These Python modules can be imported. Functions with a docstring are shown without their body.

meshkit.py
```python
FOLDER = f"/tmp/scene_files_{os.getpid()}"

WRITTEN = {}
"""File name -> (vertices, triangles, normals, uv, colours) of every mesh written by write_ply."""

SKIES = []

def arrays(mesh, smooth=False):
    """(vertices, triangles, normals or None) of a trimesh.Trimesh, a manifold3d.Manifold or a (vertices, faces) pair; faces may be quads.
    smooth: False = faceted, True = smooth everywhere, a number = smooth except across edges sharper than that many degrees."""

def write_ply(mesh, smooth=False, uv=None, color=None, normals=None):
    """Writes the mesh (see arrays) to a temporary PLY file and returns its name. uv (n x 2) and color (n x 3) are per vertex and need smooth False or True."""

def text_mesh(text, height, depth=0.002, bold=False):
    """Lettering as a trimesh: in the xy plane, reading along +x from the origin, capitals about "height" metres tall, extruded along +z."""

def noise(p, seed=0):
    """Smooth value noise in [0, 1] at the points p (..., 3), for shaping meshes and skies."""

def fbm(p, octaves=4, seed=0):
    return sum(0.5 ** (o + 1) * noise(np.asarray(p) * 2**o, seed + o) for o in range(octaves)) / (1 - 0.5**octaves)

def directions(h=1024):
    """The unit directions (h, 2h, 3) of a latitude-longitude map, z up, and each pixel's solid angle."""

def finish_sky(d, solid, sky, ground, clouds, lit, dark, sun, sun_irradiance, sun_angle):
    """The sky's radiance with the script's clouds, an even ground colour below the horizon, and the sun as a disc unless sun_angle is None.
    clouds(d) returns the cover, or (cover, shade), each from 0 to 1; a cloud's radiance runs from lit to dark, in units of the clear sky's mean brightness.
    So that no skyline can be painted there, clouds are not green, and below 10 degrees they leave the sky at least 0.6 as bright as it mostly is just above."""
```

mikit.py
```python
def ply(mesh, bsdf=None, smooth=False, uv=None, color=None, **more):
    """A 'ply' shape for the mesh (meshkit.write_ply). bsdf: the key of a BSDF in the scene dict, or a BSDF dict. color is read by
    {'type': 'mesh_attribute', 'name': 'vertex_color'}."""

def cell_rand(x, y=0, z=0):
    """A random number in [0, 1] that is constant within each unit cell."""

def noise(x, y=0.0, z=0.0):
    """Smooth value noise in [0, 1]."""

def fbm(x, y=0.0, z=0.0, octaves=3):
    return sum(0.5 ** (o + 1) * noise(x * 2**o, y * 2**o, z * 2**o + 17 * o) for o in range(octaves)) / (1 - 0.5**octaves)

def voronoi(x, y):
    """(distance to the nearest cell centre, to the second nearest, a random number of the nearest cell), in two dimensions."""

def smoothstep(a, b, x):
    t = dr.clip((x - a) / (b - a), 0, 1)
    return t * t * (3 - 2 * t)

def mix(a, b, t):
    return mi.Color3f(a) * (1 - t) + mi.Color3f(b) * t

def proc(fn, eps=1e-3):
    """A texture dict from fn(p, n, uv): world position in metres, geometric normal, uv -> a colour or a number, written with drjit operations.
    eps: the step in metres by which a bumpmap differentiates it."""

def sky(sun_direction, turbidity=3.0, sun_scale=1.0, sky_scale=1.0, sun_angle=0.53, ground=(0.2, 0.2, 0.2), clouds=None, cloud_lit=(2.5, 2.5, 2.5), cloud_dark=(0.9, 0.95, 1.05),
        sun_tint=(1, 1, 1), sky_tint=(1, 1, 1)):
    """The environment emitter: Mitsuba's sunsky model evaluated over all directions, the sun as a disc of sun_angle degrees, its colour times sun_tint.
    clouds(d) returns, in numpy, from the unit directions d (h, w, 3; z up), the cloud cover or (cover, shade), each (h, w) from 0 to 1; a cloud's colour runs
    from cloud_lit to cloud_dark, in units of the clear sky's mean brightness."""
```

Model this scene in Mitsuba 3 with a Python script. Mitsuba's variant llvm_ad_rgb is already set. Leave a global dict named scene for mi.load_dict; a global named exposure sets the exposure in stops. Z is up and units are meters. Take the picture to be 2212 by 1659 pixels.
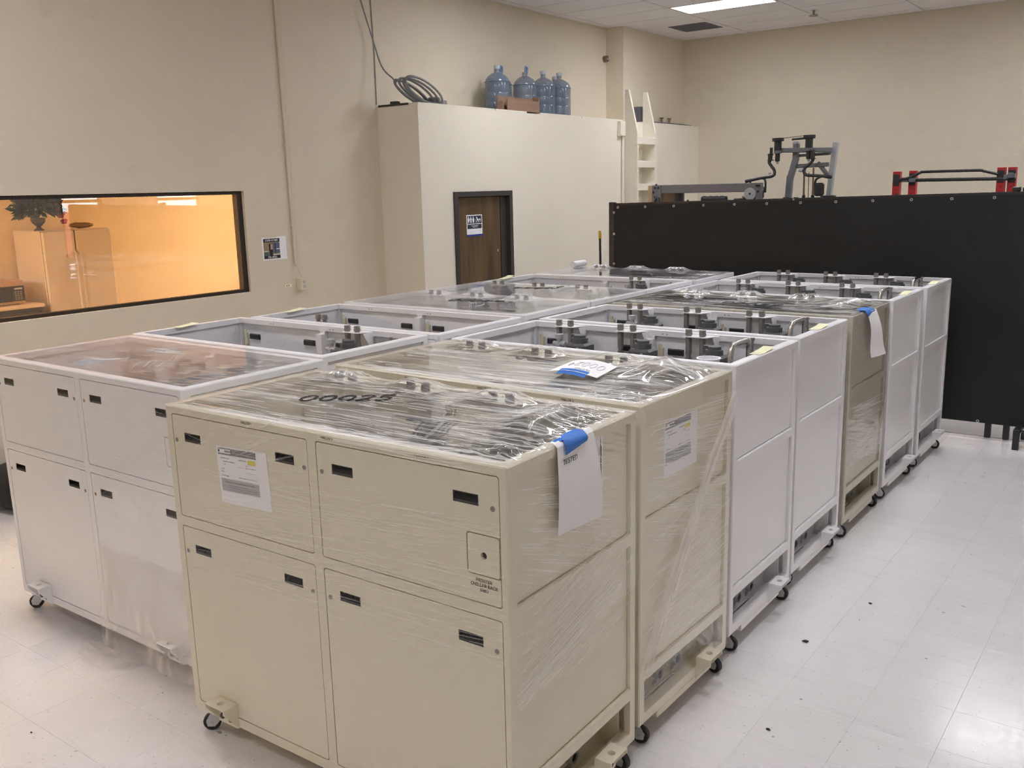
import math, random
import numpy as np
import trimesh
import drjit as dr
import mitsuba as mi
import mikit, meshkit
import manifold3d as m3
from mikit import proc, ply

random.seed(7)
RNG = np.random.default_rng(11)
T = mi.ScalarTransform4f
scene, labels = {}, {}

# ------------------------------------------------------------------ camera
CAM = np.array([1.561, -2.060, 2.200])
FWD = np.array([-0.58384, 0.78531, -0.20598])
UP = np.array([-0.10317, 0.17989, 0.97826])
FOV = 2 * math.degrees(math.atan(1106 / 2004.4))
scene['camera'] = {'type': 'perspective', 'fov': FOV, 'fov_axis': 'x', 'near_clip': 0.05, 'far_clip': 200.0,
                   'to_world': T().look_at(origin=CAM.tolist(), target=(CAM + FWD).tolist(), up=UP.tolist())}
exposure = 0.88

# ------------------------------------------------------------------ light
scene['sky'] = {'type': 'constant', 'radiance': {'type': 'rgb', 'value': [2.6, 2.75, 3.0]}}
LAMP = [10.9, 10.85, 11.4]                    # ceiling troffers
BREAK_LAMP = [29.0, 21.0, 12.6]               # warm lamps of the break room
# rows of ceiling troffers that are switched on (x cell, y cell of the 1.225 x 0.605 grid)
TROFFERS = [(0, 0), (3, 0), (6, 0), (3, -5), (0, -5), (3, -10), (3, -15), (0, -15), (3, -20)]

# ------------------------------------------------------------------ materials
def rgb(*c): return {'type': 'rgb', 'value': list(c)}
def principled(c, rough=0.5, **k):
    return {'type': 'principled', 'base_color': c if isinstance(c, dict) else rgb(*c), 'roughness': rough, **k}
def two(b): return {'type': 'twosided', 'bsdf': b}

def f_wall(p, n, uv):
    a = mikit.fbm(p.x * 0.9 + p.y * 0.7, p.y * 0.9 - p.z * 0.3, p.z * 1.1, 3)
    g = mikit.noise(p.x * 160, p.y * 160, p.z * 160)
    s = mikit.smoothstep(0.80, 0.86, mikit.noise(p.x * 5 + 3, p.y * 5, p.z * 5)) * mikit.noise(p.x * 40, p.y * 40, p.z * 40)
    return mi.Color3f(0.665, 0.600, 0.485) * (0.95 + 0.08 * a + 0.04 * (g - 0.5) - 0.05 * s)
def f_wall_bump(p, n, uv):
    return 0.0009 * mikit.fbm(p.x * 60, p.y * 60, p.z * 60, 2)
def f_cream_wall(p, n, uv):
    a = mikit.fbm(p.x * 0.8, p.y * 0.8, p.z * 0.9, 3)
    return mi.Color3f(0.765, 0.725, 0.625) * (0.96 + 0.06 * a)
def f_floor(p, n, uv):
    cx, cy = dr.floor((p.x - 0.2700) / 0.3255), dr.floor((p.y - 1.2220) / 0.3255)
    tone = mikit.cell_rand(cx, cy, 3)
    b = mikit.fbm(p.x * 7, p.y * 7, 1.3, 3)
    d1, d2, w = mikit.voronoi(p.x * 42, p.y * 42)
    spk = dr.select((w > 0.945) & (d1 < 0.06 + 0.12 * mikit.noise(p.x * 60, p.y * 60)), 1.0, 0.0)
    e1, e2, w2 = mikit.voronoi(p.x * 9 + 0.6 * mikit.noise(p.x * 30, p.y * 30), p.y * 9)
    mark = dr.select((w2 > 0.92) & (e1 < 0.028 + 0.05 * mikit.noise(p.x * 80, p.y * 80)), 1.0, 0.0)
    sc = mikit.smoothstep(0.79, 0.84, mikit.noise(p.x * 3 + p.y * 26, p.y * 3 - p.x * 1.5, 4)) * mikit.noise(p.x * 9, p.y * 9)
    base = mi.Color3f(0.765, 0.748, 0.755) * (0.955 + 0.035 * tone + 0.045 * b)
    return base * (1 - 0.30 * spk) * (1 - 0.5 * mark) * (1 - 0.05 * sc)
def f_floor_rough(p, n, uv):
    return 0.13 + 0.09 * mikit.fbm(p.x * 3.1, p.y * 3.1, 2, 3) + 0.04 * mikit.noise(p.x * 45, p.y * 45)
def f_wood(p, n, uv):
    g = mikit.fbm(p.x * 9, p.y * 9, p.z * 0.9, 4)
    h = mikit.noise(p.x * 60, p.y * 60, p.z * 2.2)
    t = mikit.smoothstep(0.25, 0.8, g * 0.8 + h * 0.25)
    return mikit.mix((0.055, 0.031, 0.014), (0.125, 0.076, 0.036), t)
def f_card(p, n, uv):
    return mi.Color3f(0.27, 0.17, 0.115) * (0.85 + 0.3 * mikit.fbm(p.x * 20, p.y * 20, p.z * 90, 2))
def f_screen(p, n, uv):
    w = mikit.noise(p.x * 500, p.z * 500, p.y * 500)
    f = mikit.fbm(p.x * 2.2, p.z * 3, 0.4, 3)
    return mi.Color3f(0.0135, 0.0150, 0.0150) * (0.6 + 0.5 * w + 0.6 * f)
def f_haze_top(p, n, uv):          # overlapping wraps of film: whiter where layers gather
    s1 = mikit.noise(p.x * 2.2 + p.y * 3.0, p.y * 46 - p.x * 3.0, 1.0)
    s2 = mikit.noise(p.x * 3.0 - p.y * 2.0, p.y * 120 + p.x * 12.0, 5.0)
    s3 = mikit.fbm(p.x * 2.6, p.y * 9, 9.0, 3)
    return 0.055 + 0.75 * mikit.smoothstep(0.55, 0.95, s1) * s3 + 0.6 * mikit.smoothstep(0.66, 0.95, s2) * s3 + 0.20 * mikit.smoothstep(0.5, 0.8, s3)
def f_haze_even(p, n, uv):
    s1 = mikit.noise(p.x * 22 + p.y * 12.0, p.y * 30 - p.x * 18.0, 2.0)
    s3 = mikit.fbm(p.x * 2.0, p.y * 5, 3.0, 3)
    return 0.09 + 0.22 * s3 + 0.20 * mikit.smoothstep(0.6, 0.95, s1)
def f_haze_loose(p, n, uv):
    s1 = mikit.fbm(p.x * 24, p.z * 9, p.y * 10, 3)
    return 0.16 + 0.45 * mikit.smoothstep(0.45, 0.8, s1)


MAT = {
    'paint_white': two(principled((0.79, 0.79, 0.815), 0.26)),
    'paint_cream': two(principled((0.690, 0.648, 0.525), 0.30)),
    'paint_oyster': two(principled((0.53, 0.505, 0.43), 0.34)),
    'wall_paint': two({'type': 'bumpmap', 'arbitrary': proc(f_wall_bump, 2e-3), 'scale': 1.0, 'bsdf': principled(proc(f_wall), 0.75)}),
    'cream_wall': two(principled(proc(f_cream_wall), 0.6)),
    'plain_wall': two(principled((0.70, 0.65, 0.54), 0.7)),
    'ceiling_tile': two(principled((0.60, 0.595, 0.60), 0.85)),
    'ceiling_bar': two(principled((0.62, 0.61, 0.60), 0.5)),
    'floor_tile': two(principled(proc(f_floor), proc(f_floor_rough), specular=0.5)),
    'floor_base': two(principled((0.42, 0.40, 0.39), 0.6)),
    'black_plastic': two(principled((0.018, 0.018, 0.020), 0.38)),
    'black_metal': two(principled((0.022, 0.022, 0.024), 0.42)),
    'dark_frame': two(principled((0.040, 0.036, 0.034), 0.5)),
    'brown_frame': two(principled((0.022, 0.015, 0.011), 0.45)),
    'ink': two(principled((0.015, 0.015, 0.018), 0.7)),
    'ink_grey': two(principled((0.20, 0.20, 0.215), 0.7)),
    'ink_light': two(principled((0.42, 0.42, 0.44), 0.7)),
    'paper': two(principled((0.84, 0.84, 0.87), 0.7)),
    'paper_yellow': two(principled((0.80, 0.78, 0.52), 0.7)),
    'highlight': two(principled((0.72, 0.62, 0.10), 0.7)),
    'blue_tape': two(principled((0.035, 0.17, 0.58), 0.55)),
    'navy': two(principled((0.018, 0.025, 0.055), 0.5)),
    'navy_tape': two(principled((0.020, 0.035, 0.25), 0.5)),
    'wood': two(principled(proc(f_wood), 0.42)),
    'cardboard': two(principled(proc(f_card), 0.8)),
    'pale_wood': two(principled((0.46, 0.30, 0.19), 0.6)),
    'screen_mesh': two(principled(proc(f_screen), 0.62, specular=0.35)),
    'steel': {'type': 'roughconductor', 'material': 'none', 'alpha': 0.16, 'specular_reflectance': rgb(0.60, 0.58, 0.54)},
    'zinc': two(principled((0.50, 0.51, 0.53), 0.35, metallic=0.45)),
    'fitting': two(principled((0.27, 0.26, 0.245), 0.36, metallic=0.5)),
    'pump_grey': two(principled((0.085, 0.088, 0.092), 0.42)),
    'module_grey': two(principled((0.10, 0.10, 0.105), 0.5)),
    'cable_grey': two(principled((0.21, 0.22, 0.23), 0.4)),
    'gym_grey': two(principled((0.155, 0.165, 0.18), 0.38, metallic=0.25)),
    'gym_light': two(principled((0.40, 0.42, 0.45), 0.35, metallic=0.3)),
    'gym_red': two(principled((0.42, 0.020, 0.025), 0.4)),
    'rust_rod': two(principled((0.20, 0.14, 0.10), 0.4, metallic=0.4)),
    'yellow': two(principled((0.62, 0.36, 0.02), 0.4)),
    'rubber': two(principled((0.016, 0.016, 0.018), 0.55)),
    'fridge': two(principled((0.66, 0.60, 0.53), 0.30)),
    'fridge_seam': two(principled((0.12, 0.09, 0.06), 0.6)),
    'break_wall': two(principled((0.78, 0.66, 0.47), 0.7)),
    'break_floor': two(principled((0.35, 0.27, 0.20), 0.5)),
    'counter': two(principled((0.72, 0.60, 0.46), 0.35)),
    'leaf': two(principled((0.020, 0.030, 0.018), 0.6)),
    'flower': two(principled((0.16, 0.022, 0.018), 0.6)),
    'urn': two(principled((0.035, 0.026, 0.022), 0.4)),
    'glass': {'type': 'thindielectric', 'int_ior': 1.5},
    'film_clear': {'type': 'thindielectric', 'int_ior': 1.48},
    'film_cling': {'type': 'thindielectric', 'int_ior': 1.22},
    'film_thin': {'type': 'thindielectric', 'int_ior': 1.07},
    'film_crease': {'type': 'mask', 'opacity': 0.30, 'bsdf': two(principled((0.88, 0.88, 0.87), 0.14, specular=0.9))},
    'film_streak': {'type': 'mask', 'opacity': 0.62, 'bsdf': two(principled((0.92, 0.92, 0.92), 0.10, specular=1.0))},
    'film_haze_top': {'type': 'mask', 'opacity': proc(f_haze_top), 'bsdf': two(principled((0.86, 0.86, 0.87), 0.22, specular=0.8))},
    'film_haze_even': {'type': 'mask', 'opacity': proc(f_haze_even), 'bsdf': two(principled((0.86, 0.86, 0.87), 0.5, specular=0.15))},
'film_haze_loose': {'type': 'mask', 'opacity': proc(f_haze_loose), 'bsdf': two(principled((0.74, 0.70, 0.68), 0.25, specular=0.8))},
    'film_pouch': {'type': 'thindielectric', 'int_ior': 1.15},
    'bottle_blue': two(principled((0.13, 0.22, 0.36), 0.12, specular=0.7)),
    'bottle_clear': {'type': 'mask', 'opacity': 0.62, 'bsdf': two(principled((0.155, 0.205, 0.275), 0.10, specular=0.9))},
    'bottle_cap': two(principled((0.40, 0.46, 0.52), 0.4)),
    'vent_grey': two(principled((0.115, 0.12, 0.14), 0.6)),
    'lamp_diffuser': two(principled((0.85, 0.85, 0.85), 0.5)),
    'outdoor_ground': two(principled((0.30, 0.29, 0.28), 0.9)),
    'outdoor_red': two(principled((0.50, 0.10, 0.09), 0.5)),
    'outdoor_blue': two(principled((0.07, 0.08, 0.30), 0.4)),
    'skin_tone': two(principled((0.46, 0.30, 0.21), 0.7)),
    'poster_tan': two(principled((0.26, 0.205, 0.12), 0.7)),
    'poster_blue': two(principled((0.10, 0.125, 0.19), 0.7)),
    'poster_teal': two(principled((0.075, 0.115, 0.11), 0.7)),
    'ivory': two(principled((0.66, 0.60, 0.44), 0.4)),
}
for k, v in MAT.items(): scene['mat_' + k] = v
def M(name): return 'mat_' + name

# ------------------------------------------------------------------ mesh helpers
def mf(tm):
    return m3.Manifold(m3.Mesh(vert_properties=np.asarray(tm.vertices, np.float32), tri_verts=np.asarray(tm.faces, np.uint32)))
def box(x0, y0, z0, x1, y1, z1):
    return m3.Manifold.cube([x1 - x0, y1 - y0, z1 - z0]).translate([x0, y0, z0])
def cham(x0, y0, z0, x1, y1, z1, r=0.004):
    r = min(r, 0.49 * (x1 - x0), 0.49 * (y1 - y0), 0.49 * (z1 - z0))
    p = []
    for a, b in ((x0, x1), ):
        pass
    for sx in (0, 1):
        for sy in (0, 1):
            for sz in (0, 1):
                X, Y, Z = (x1 if sx else x0), (y1 if sy else y0), (z1 if sz else z0)
                dx, dy, dz = (-r if sx else r), (-r if sy else r), (-r if sz else r)
                p += [(X, Y + dy, Z + dz), (X + dx, Y, Z + dz), (X + dx, Y + dy, Z)]
    return m3.Manifold.hull_points(np.array(p))
def XS(pts):
    p = np.array(pts, float); a = np.sum(p[:, 0] * np.roll(p[:, 1], -1) - np.roll(p[:, 0], -1) * p[:, 1])
    return m3.CrossSection([p if a > 0 else p[::-1]])
def rprism(x0, z0, x1, z1, r, y0, y1, seg=20):
    "rounded rectangle in xz, extruded along y"
    c = m3.CrossSection.square([x1 - x0 - 2 * r, z1 - z0 - 2 * r]).translate([x0 + r, z0 + r]).offset(r, m3.JoinType.Round, 2.0, seg)
    return c.extrude(y1 - y0).rotate([90, 0, 0]).translate([0, y1, 0])
def cyl(p0, p1, r, n=16, r2=None):
    p0, p1 = np.asarray(p0, float), np.asarray(p1, float)
    d = p1 - p0; L = np.linalg.norm(d)
    c = trimesh.creation.cone if False else None
    m = m3.Manifold.cylinder(L, r, r if r2 is None else r2, n)
    A = trimesh.geometry.align_vectors([0, 0, 1], d / L)[:3, :3]
    return m.transform(np.hstack([A, p0[:, None]]))
def hexa(p, h, r): return cyl(p, (p[0], p[1], p[2] + h), r, 6)
def tube(pts, r, n=10, closed=False):
    P = np.asarray(pts, float); k = len(P)
    tan = np.gradient(P, axis=0); tan /= np.linalg.norm(tan, axis=1)[:, None] + 1e-12
    ref = np.array([0, 0, 1.0]) if abs(tan[0][2]) < 0.9 else np.array([1.0, 0, 0])
    a = np.cross(tan[0], ref); a /= np.linalg.norm(a)
    V = []; R = np.broadcast_to(r, k)
    for i in range(k):
        a = a - tan[i] * (a @ tan[i]); a /= np.linalg.norm(a); b = np.cross(tan[i], a)
        for j in range(n):
            t = 2 * math.pi * j / n
            V.append(P[i] + R[i] * (math.cos(t) * a + math.sin(t) * b))
    F = []
    for i in range(k - 1):
        for j in range(n):
            q = [i * n + j, i * n + (j + 1) % n, (i + 1) * n + (j + 1) % n, (i + 1) * n + j]
            F += [[q[0], q[1], q[2]], [q[0], q[2], q[3]]]
    V += [P[0], P[-1]]; c0, c1 = len(V) - 2, len(V) - 1
    for j in range(n):
        F += [[c0, (j + 1) % n, j], [c1, (k - 1) * n + j, (k - 1) * n + (j + 1) % n]]
    return trimesh.Trimesh(np.array(V), np.array(F), process=False)
def smooth_path(pts, n=8):
    "Catmull-Rom through the points"
    P = np.asarray(pts, float); P = np.vstack([2 * P[0] - P[1], P, 2 * P[-1] - P[-2]]); out = []
    for i in range(1, len(P) - 2):
        for t in np.linspace(0, 1, n, endpoint=False):
            a, b, c, d = P[i - 1], P[i], P[i + 1], P[i + 2]
            out.append(0.5 * (2 * b + (c - a) * t + (2 * a - 5 * b + 4 * c - d) * t * t + (3 * b - a - 3 * c + d) * t ** 3))
    return np.array(out + [P[-2]])
def lathe(profile, n=28):
    return trimesh.creation.revolve(np.array(profile, float), sections=n)
def tm(x):
    if isinstance(x, trimesh.Trimesh): return x
    if isinstance(x, (list, tuple)): return trimesh.util.concatenate([tm(i) for i in x])
    m = x.to_mesh(); return trimesh.Trimesh(np.array(m.vert_properties[:, :3]), np.array(m.tri_verts), process=False)
def mv(x, d): 
    y = tm(x).copy(); y.apply_translation(d); return y
def text(s, h, frame, depth=0.0004, bold=False, center=True):
    "lettering in a frame (origin, x axis, y axis)"
    t = meshkit.text_mesh(s, h, depth, bold)
    if center: t.apply_translation([-(t.bounds[0][0] + t.bounds[1][0]) / 2, 0, 0])
    o, ax, ay = (np.asarray(v, float) for v in frame); az = np.cross(ax, ay)
    A = np.eye(4); A[:3, 0], A[:3, 1], A[:3, 2], A[:3, 3] = ax, ay, az, o
    t.apply_transform(A); return t

def number(key):
    if key not in USED: USED.add(key); return key
    i = 1
    while f'{key}_{i:03d}' in USED: i += 1
    USED.add(f'{key}_{i:03d}'); return f'{key}_{i:03d}'
USED = set()
def tag(key, label=None, cat=None, group=None, kind=None):
    d = {}
    if label: d['label'] = label
    if cat: d['category'] = cat
    if group: d['group'] = group
    if kind: d['kind'] = kind
    labels[key] = d; return key
def obj(name, mesh, mat, parent=None, smooth=False, world=None, label=None, **more):
    "one entry of the scene; mesh may be a ready ply dict"
    key = number(parent + '__' + name if parent else name)
    d = dict(mesh) if isinstance(mesh, dict) else ply(tm(mesh), None, smooth=smooth)
    d['bsdf'] = {'type': 'ref', 'id': M(mat)}
    if world is not None: d['to_world'] = world
    d.update(more)
    scene[key] = d
    if label: labels.setdefault(key, {})['label'] = label
    return key
def thing(name, label, cat, group=None):
    return tag(number(name), label, cat, group)
def struct(name, mesh, mat, parent=None, smooth=False, label=None):
    k = obj(name, mesh, mat, parent, smooth, label=label)
    if not parent: labels.setdefault(k, {})['kind'] = 'structure'
    return k

# ------------------------------------------------------------------ room
XL, XB, YB, YF, XR, ZC = -5.547, -4.981, 11.80, -6.0, 5.2, 4.385
WY0, WY1, WZ0, WZ1 = -2.4, 3.462, 1.315, 2.238       # window to the break room
wl = box(XL - 0.16, YF, 0, XL, 9.93, ZC + .02) - box(XL - 0.3, WY0, WZ0, XL + 0.1, WY1, WZ1)
wl += box(XL - 0.16, 9.93, 0, -5.265, YB, ZC + .02)
struct('wall_left', wl, 'wall_paint')
struct('wall_back', box(XL - 0.16, YB, 0, XR + 0.2, YB + 0.2, ZC + .02), 'wall_paint')
struct('wall_front', box(XL - 0.16, YF - 0.2, 0, XR + 0.2, YF, ZC + .02), 'plain_wall')
wr = box(XR, YF, 0, XR + 0.2, YB, ZC + .02)
RIGHT_WIN = [(7.55, 8.42, 1.0, 2.75), (9.65, 10.75, 1.85, 2.75)]
for a, b, c, d in RIGHT_WIN: wr -= box(XR - .1, a, c, XR + .3, b, d)
struct('wall_right', wr, 'plain_wall')
for i, (a, b, c, d) in enumerate(RIGHT_WIN):
    w = f'window_{i + 2}'
    struct(w, box(XR + 0.04, a, c, XR + 0.10, b, d) - box(XR, a + .05, c + .05, XR + .2, b - .05, d - .05) + box(XR + .05, a, 2.13, XR + .09, b, 2.19), 'dark_frame')
    struct('pane', box(XR + .068, a + .04, c + .04, XR + .072, b - .04, d - .04), 'glass', w)
# restroom block with the door, built against the left wall
DY0, DY1, DZ1 = 5.763, 6.812, 2.180
D2Y0, D2Y1 = 10.18, 11.29
BT = 3.062
blk = box(XL, 5.255, 0, XB, YB, BT)
blk -= box(XB - .12, DY0 + .01, 0, XB + .1, DY1 - .01, DZ1 - .01)
blk -= box(XB - .12, D2Y0 + .01, 0, XB + .1, D2Y1 - .01, DZ1 - .01)
struct('wall_restroom', blk, 'cream_wall')
# trim board along the top edge of the block: pieces with gaps, as in the photo
for i, (a, b) in enumerate(((5.26, 6.54), (6.56, 7.16), (7.44, 8.36), (8.38, 9.42), (9.98, 11.78))):
    struct('top_board', box(XB - .13, a, BT, XB + .002, b, BT + .018), 'cream_wall', 'wall_restroom')
struct('top_board', box(XL + .02, 5.25, BT, XB - .135, 5.29, BT + .022), 'dark_frame', 'wall_restroom', label='dark board edge')

def door(name, y0, y1, z1, sign):
    f = box(XB - .11, y0, 0, XB + .022, y1, z1) - box(XB - .3, y0 + .058, -.1, XB + .1, y1 - .058, z1 - .055)
    struct(name, f, 'dark_frame')
    struct('door_leaf', cham(XB - .085, y0 + .062, .012, XB - .042, y1 - .17, z1 - .06, .003), 'wood', name, label='dark brown wood door leaf')
    struct('side_panel', cham(XB - .085, y1 - .165, .0, XB - .035, y1 - .058, z1 - .055, .003), 'dark_frame', name)
    struct('door_knob', tm([cyl((XB - .045, y1 - .23, 1.0), (XB - .02, y1 - .23, 1.0), .012), mv(trimesh.creation.icosphere(2, .03), (XB, y1 - .23, 1.0))]), 'steel', name, smooth=40)
    struct('latch_plate', box(XB - .045, y1 - .235, 1.49, XB - .039, y1 - .22, 1.52), 'zinc', name)
door('door_1', DY0, DY1, DZ1, True)
door('door_2', D2Y0, D2Y1, DZ1, False)

# floor: individual vinyl tiles where they show, the remainder one mass of tiles
TP, TX, TY = 0.3255, 0.2700, 1.2220
struct('floor', box(XL - .16, YF, -.12, XR + .2, YB, -.004), 'floor_base')
tile_ply = ply(tm(cham(0.0002, 0.0002, -.004, TP - .0002, TP - .0002, 0, .0008)), None)
seen, rest = [], []
for i in range(-18, 15):
    for j in range(-23, 33):
        x, y = TX + i * TP, TY + j * TP
        if x < XL or x + TP > XR or y < YF or y + TP > YB: continue
        cx, cy = x + TP / 2, y + TP / 2
        right = -0.35 < cx < 2.1 and -1.3 < cy < 6.6
        left = -3.95 < cx < -1.2 and -1.2 < cy < 0.35
        d = CAM - np.array([cx, cy, 0]); z = -(d @ FWD)
        (seen if (right or left) and z > 0.3 else rest).append((math.hypot(cx - CAM[0], cy - CAM[1]), x, y))
seen.sort()
rest += seen[298:]; seen = seen[:298]
for _, x, y in seen:
    obj('tile', tile_ply, 'floor_tile', 'floor', world=T().translate([x, y, 0]))
bm = tm(cham(0.0002, 0.0002, -.004, TP - .0002, TP - .0002, 0, .0008))
k = obj('tile_field', trimesh.util.concatenate([mv(bm, (x, y, 0)) for _, x, y in rest]), 'floor_tile', 'floor')
labels[k] = {'kind': 'stuff'}
struct('gym_floor', box(XL, 6.585, 0, XR, YB, .006), 'floor_base', 'floor', label='grey gym floor behind the black screen')

# ceiling grid
CX0, CY0, CPX, CPY = -4.190, 9.160, 1.225, 0.605
struct('ceiling', box(XL - .16, YF, ZC + .012, XR + .2, YB, ZC + .2), 'ceiling_bar')
lit = {(a, b) for a, b in TROFFERS}
near, far = [], []
for i in range(-2, 9):
    for j in range(-26, 6):
        x0, y0 = CX0 + i * CPX, CY0 + j * CPY
        x1, y1 = min(x0 + CPX, XR), min(y0 + CPY, YB)
        x0, y0 = max(x0, XL), max(y0, YF)
        if x1 - x0 < .05 or y1 - y0 < .05 or (i, j) in lit: continue
        b = cham(x0 + .007, y0 + .007, ZC, x1 - .007, y1 - .007, ZC + .014, .004)
        (near if (j >= -4 and i <= 3) else far).append(b)
for b in near: obj('ceiling_tile', b, 'ceiling_tile', 'ceiling')
k = obj('tile_field', far, 'ceiling_tile', 'ceiling'); labels[k] = {'kind': 'stuff'}
for i, j in TROFFERS:
    x, y = CX0 + i * CPX, CY0 + j * CPY
    where = {(0, 0): 'bright troffer light in the ceiling above the restroom block'}.get((i, j), 'ceiling troffer light outside the picture over the %s, row %s' % ({0: 'window row of cabinets', 3: 'aisle', 6: 'open floor'}[i], {0: 'one', -5: 'two', -10: 'three', -15: 'four', -20: 'five'}[j]))
    t = thing('ceiling_light', where, 'ceiling light', 'ceiling troffers')
    obj('housing', box(x + .004, y + .004, ZC - .002, x + CPX - .004, y + CPY - .004, ZC + .03) - box(x + .03, y + .03, ZC - .1, x + CPX - .03, y + CPY - .03, ZC + .02), 'ceiling_bar', t)
    v = np.array([[x + .03, y + .03, ZC + .004], [x + .03, y + CPY - .03, ZC + .004], [x + CPX - .03, y + CPY - .03, ZC + .004], [x + CPX - .03, y + .03, ZC + .004]])
    obj('diffuser', trimesh.Trimesh(v, [[0, 1, 2], [0, 2, 3]], process=False), 'lamp_diffuser', t, emitter={'type': 'area', 'radiance': rgb(*LAMP)})
t = thing('air_vent', 'dark grey square return air vent in the ceiling near the corner', 'air vent')
obj('frame', box(-4.845, 10.46, ZC - .008, -4.277, 11.03, ZC + .002) - box(-4.815, 10.49, ZC - .1, -4.307, 11.0, ZC + .1), 'vent_grey', t)
obj('grille', [box(-4.815, 10.49 + k * .034, ZC - .006, -4.307, 10.49 + k * .034 + .02, ZC - .001) for k in range(15)] + [box(-4.815, 10.49, ZC - .002, -4.307, 11.0, ZC - .0005)], 'vent_grey', t)
t = thing('sprinkler', 'small fire sprinkler head hanging from the ceiling', 'sprinkler')
obj('stem', cyl((-2.843, 10.67, ZC - .06), (-2.843, 10.67, ZC), .016), 'fitting', t)
obj('deflector', cyl((-2.843, 10.67, ZC - .075), (-2.843, 10.67, ZC - .06), .055, 20), 'fitting', t)

# break room behind the window
BX = -10.25
struct('wall_breakroom', tm([box(BX - .1, -5, 0, BX, 8.2, 2.8), box(BX, 8.1, 0, XL - .16, 8.2, 2.8), box(BX, -5, 0, XL - .16, -4.9, 2.8), box(BX, -5, 2.8, XL - .16, 8.2, 2.9)]), 'break_wall')
struct('floor_breakroom', box(BX, -5, -.05, XL - .16, 8.2, 0), 'break_floor')
for lx, y, wh, pw in ((-9.0, -2.6, 'the front end', 4.5), (-6.5, .6, 'the middle', .9), (-8.4, 6.9, 'the back end', .9)):
    t = thing('breakroom_light', f'warm ceiling lamp inside the break room, out of sight, over {wh}', 'ceiling light', 'break room lamps')
    v = np.array([[lx - .45, y - .35, 2.78], [lx - .45, y + .35, 2.78], [lx + .45, y + .35, 2.78], [lx + .45, y - .35, 2.78]])
    obj('housing', box(lx - .47, y - .37, 2.784, lx + .47, y + .37, 2.798), 'ceiling_bar', t)
    obj('diffuser', trimesh.Trimesh(v, [[0, 1, 2], [0, 2, 3]], process=False), 'lamp_diffuser', t, emitter={'type': 'area', 'radiance': rgb(*[pw * c for c in BREAK_LAMP])})
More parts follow.
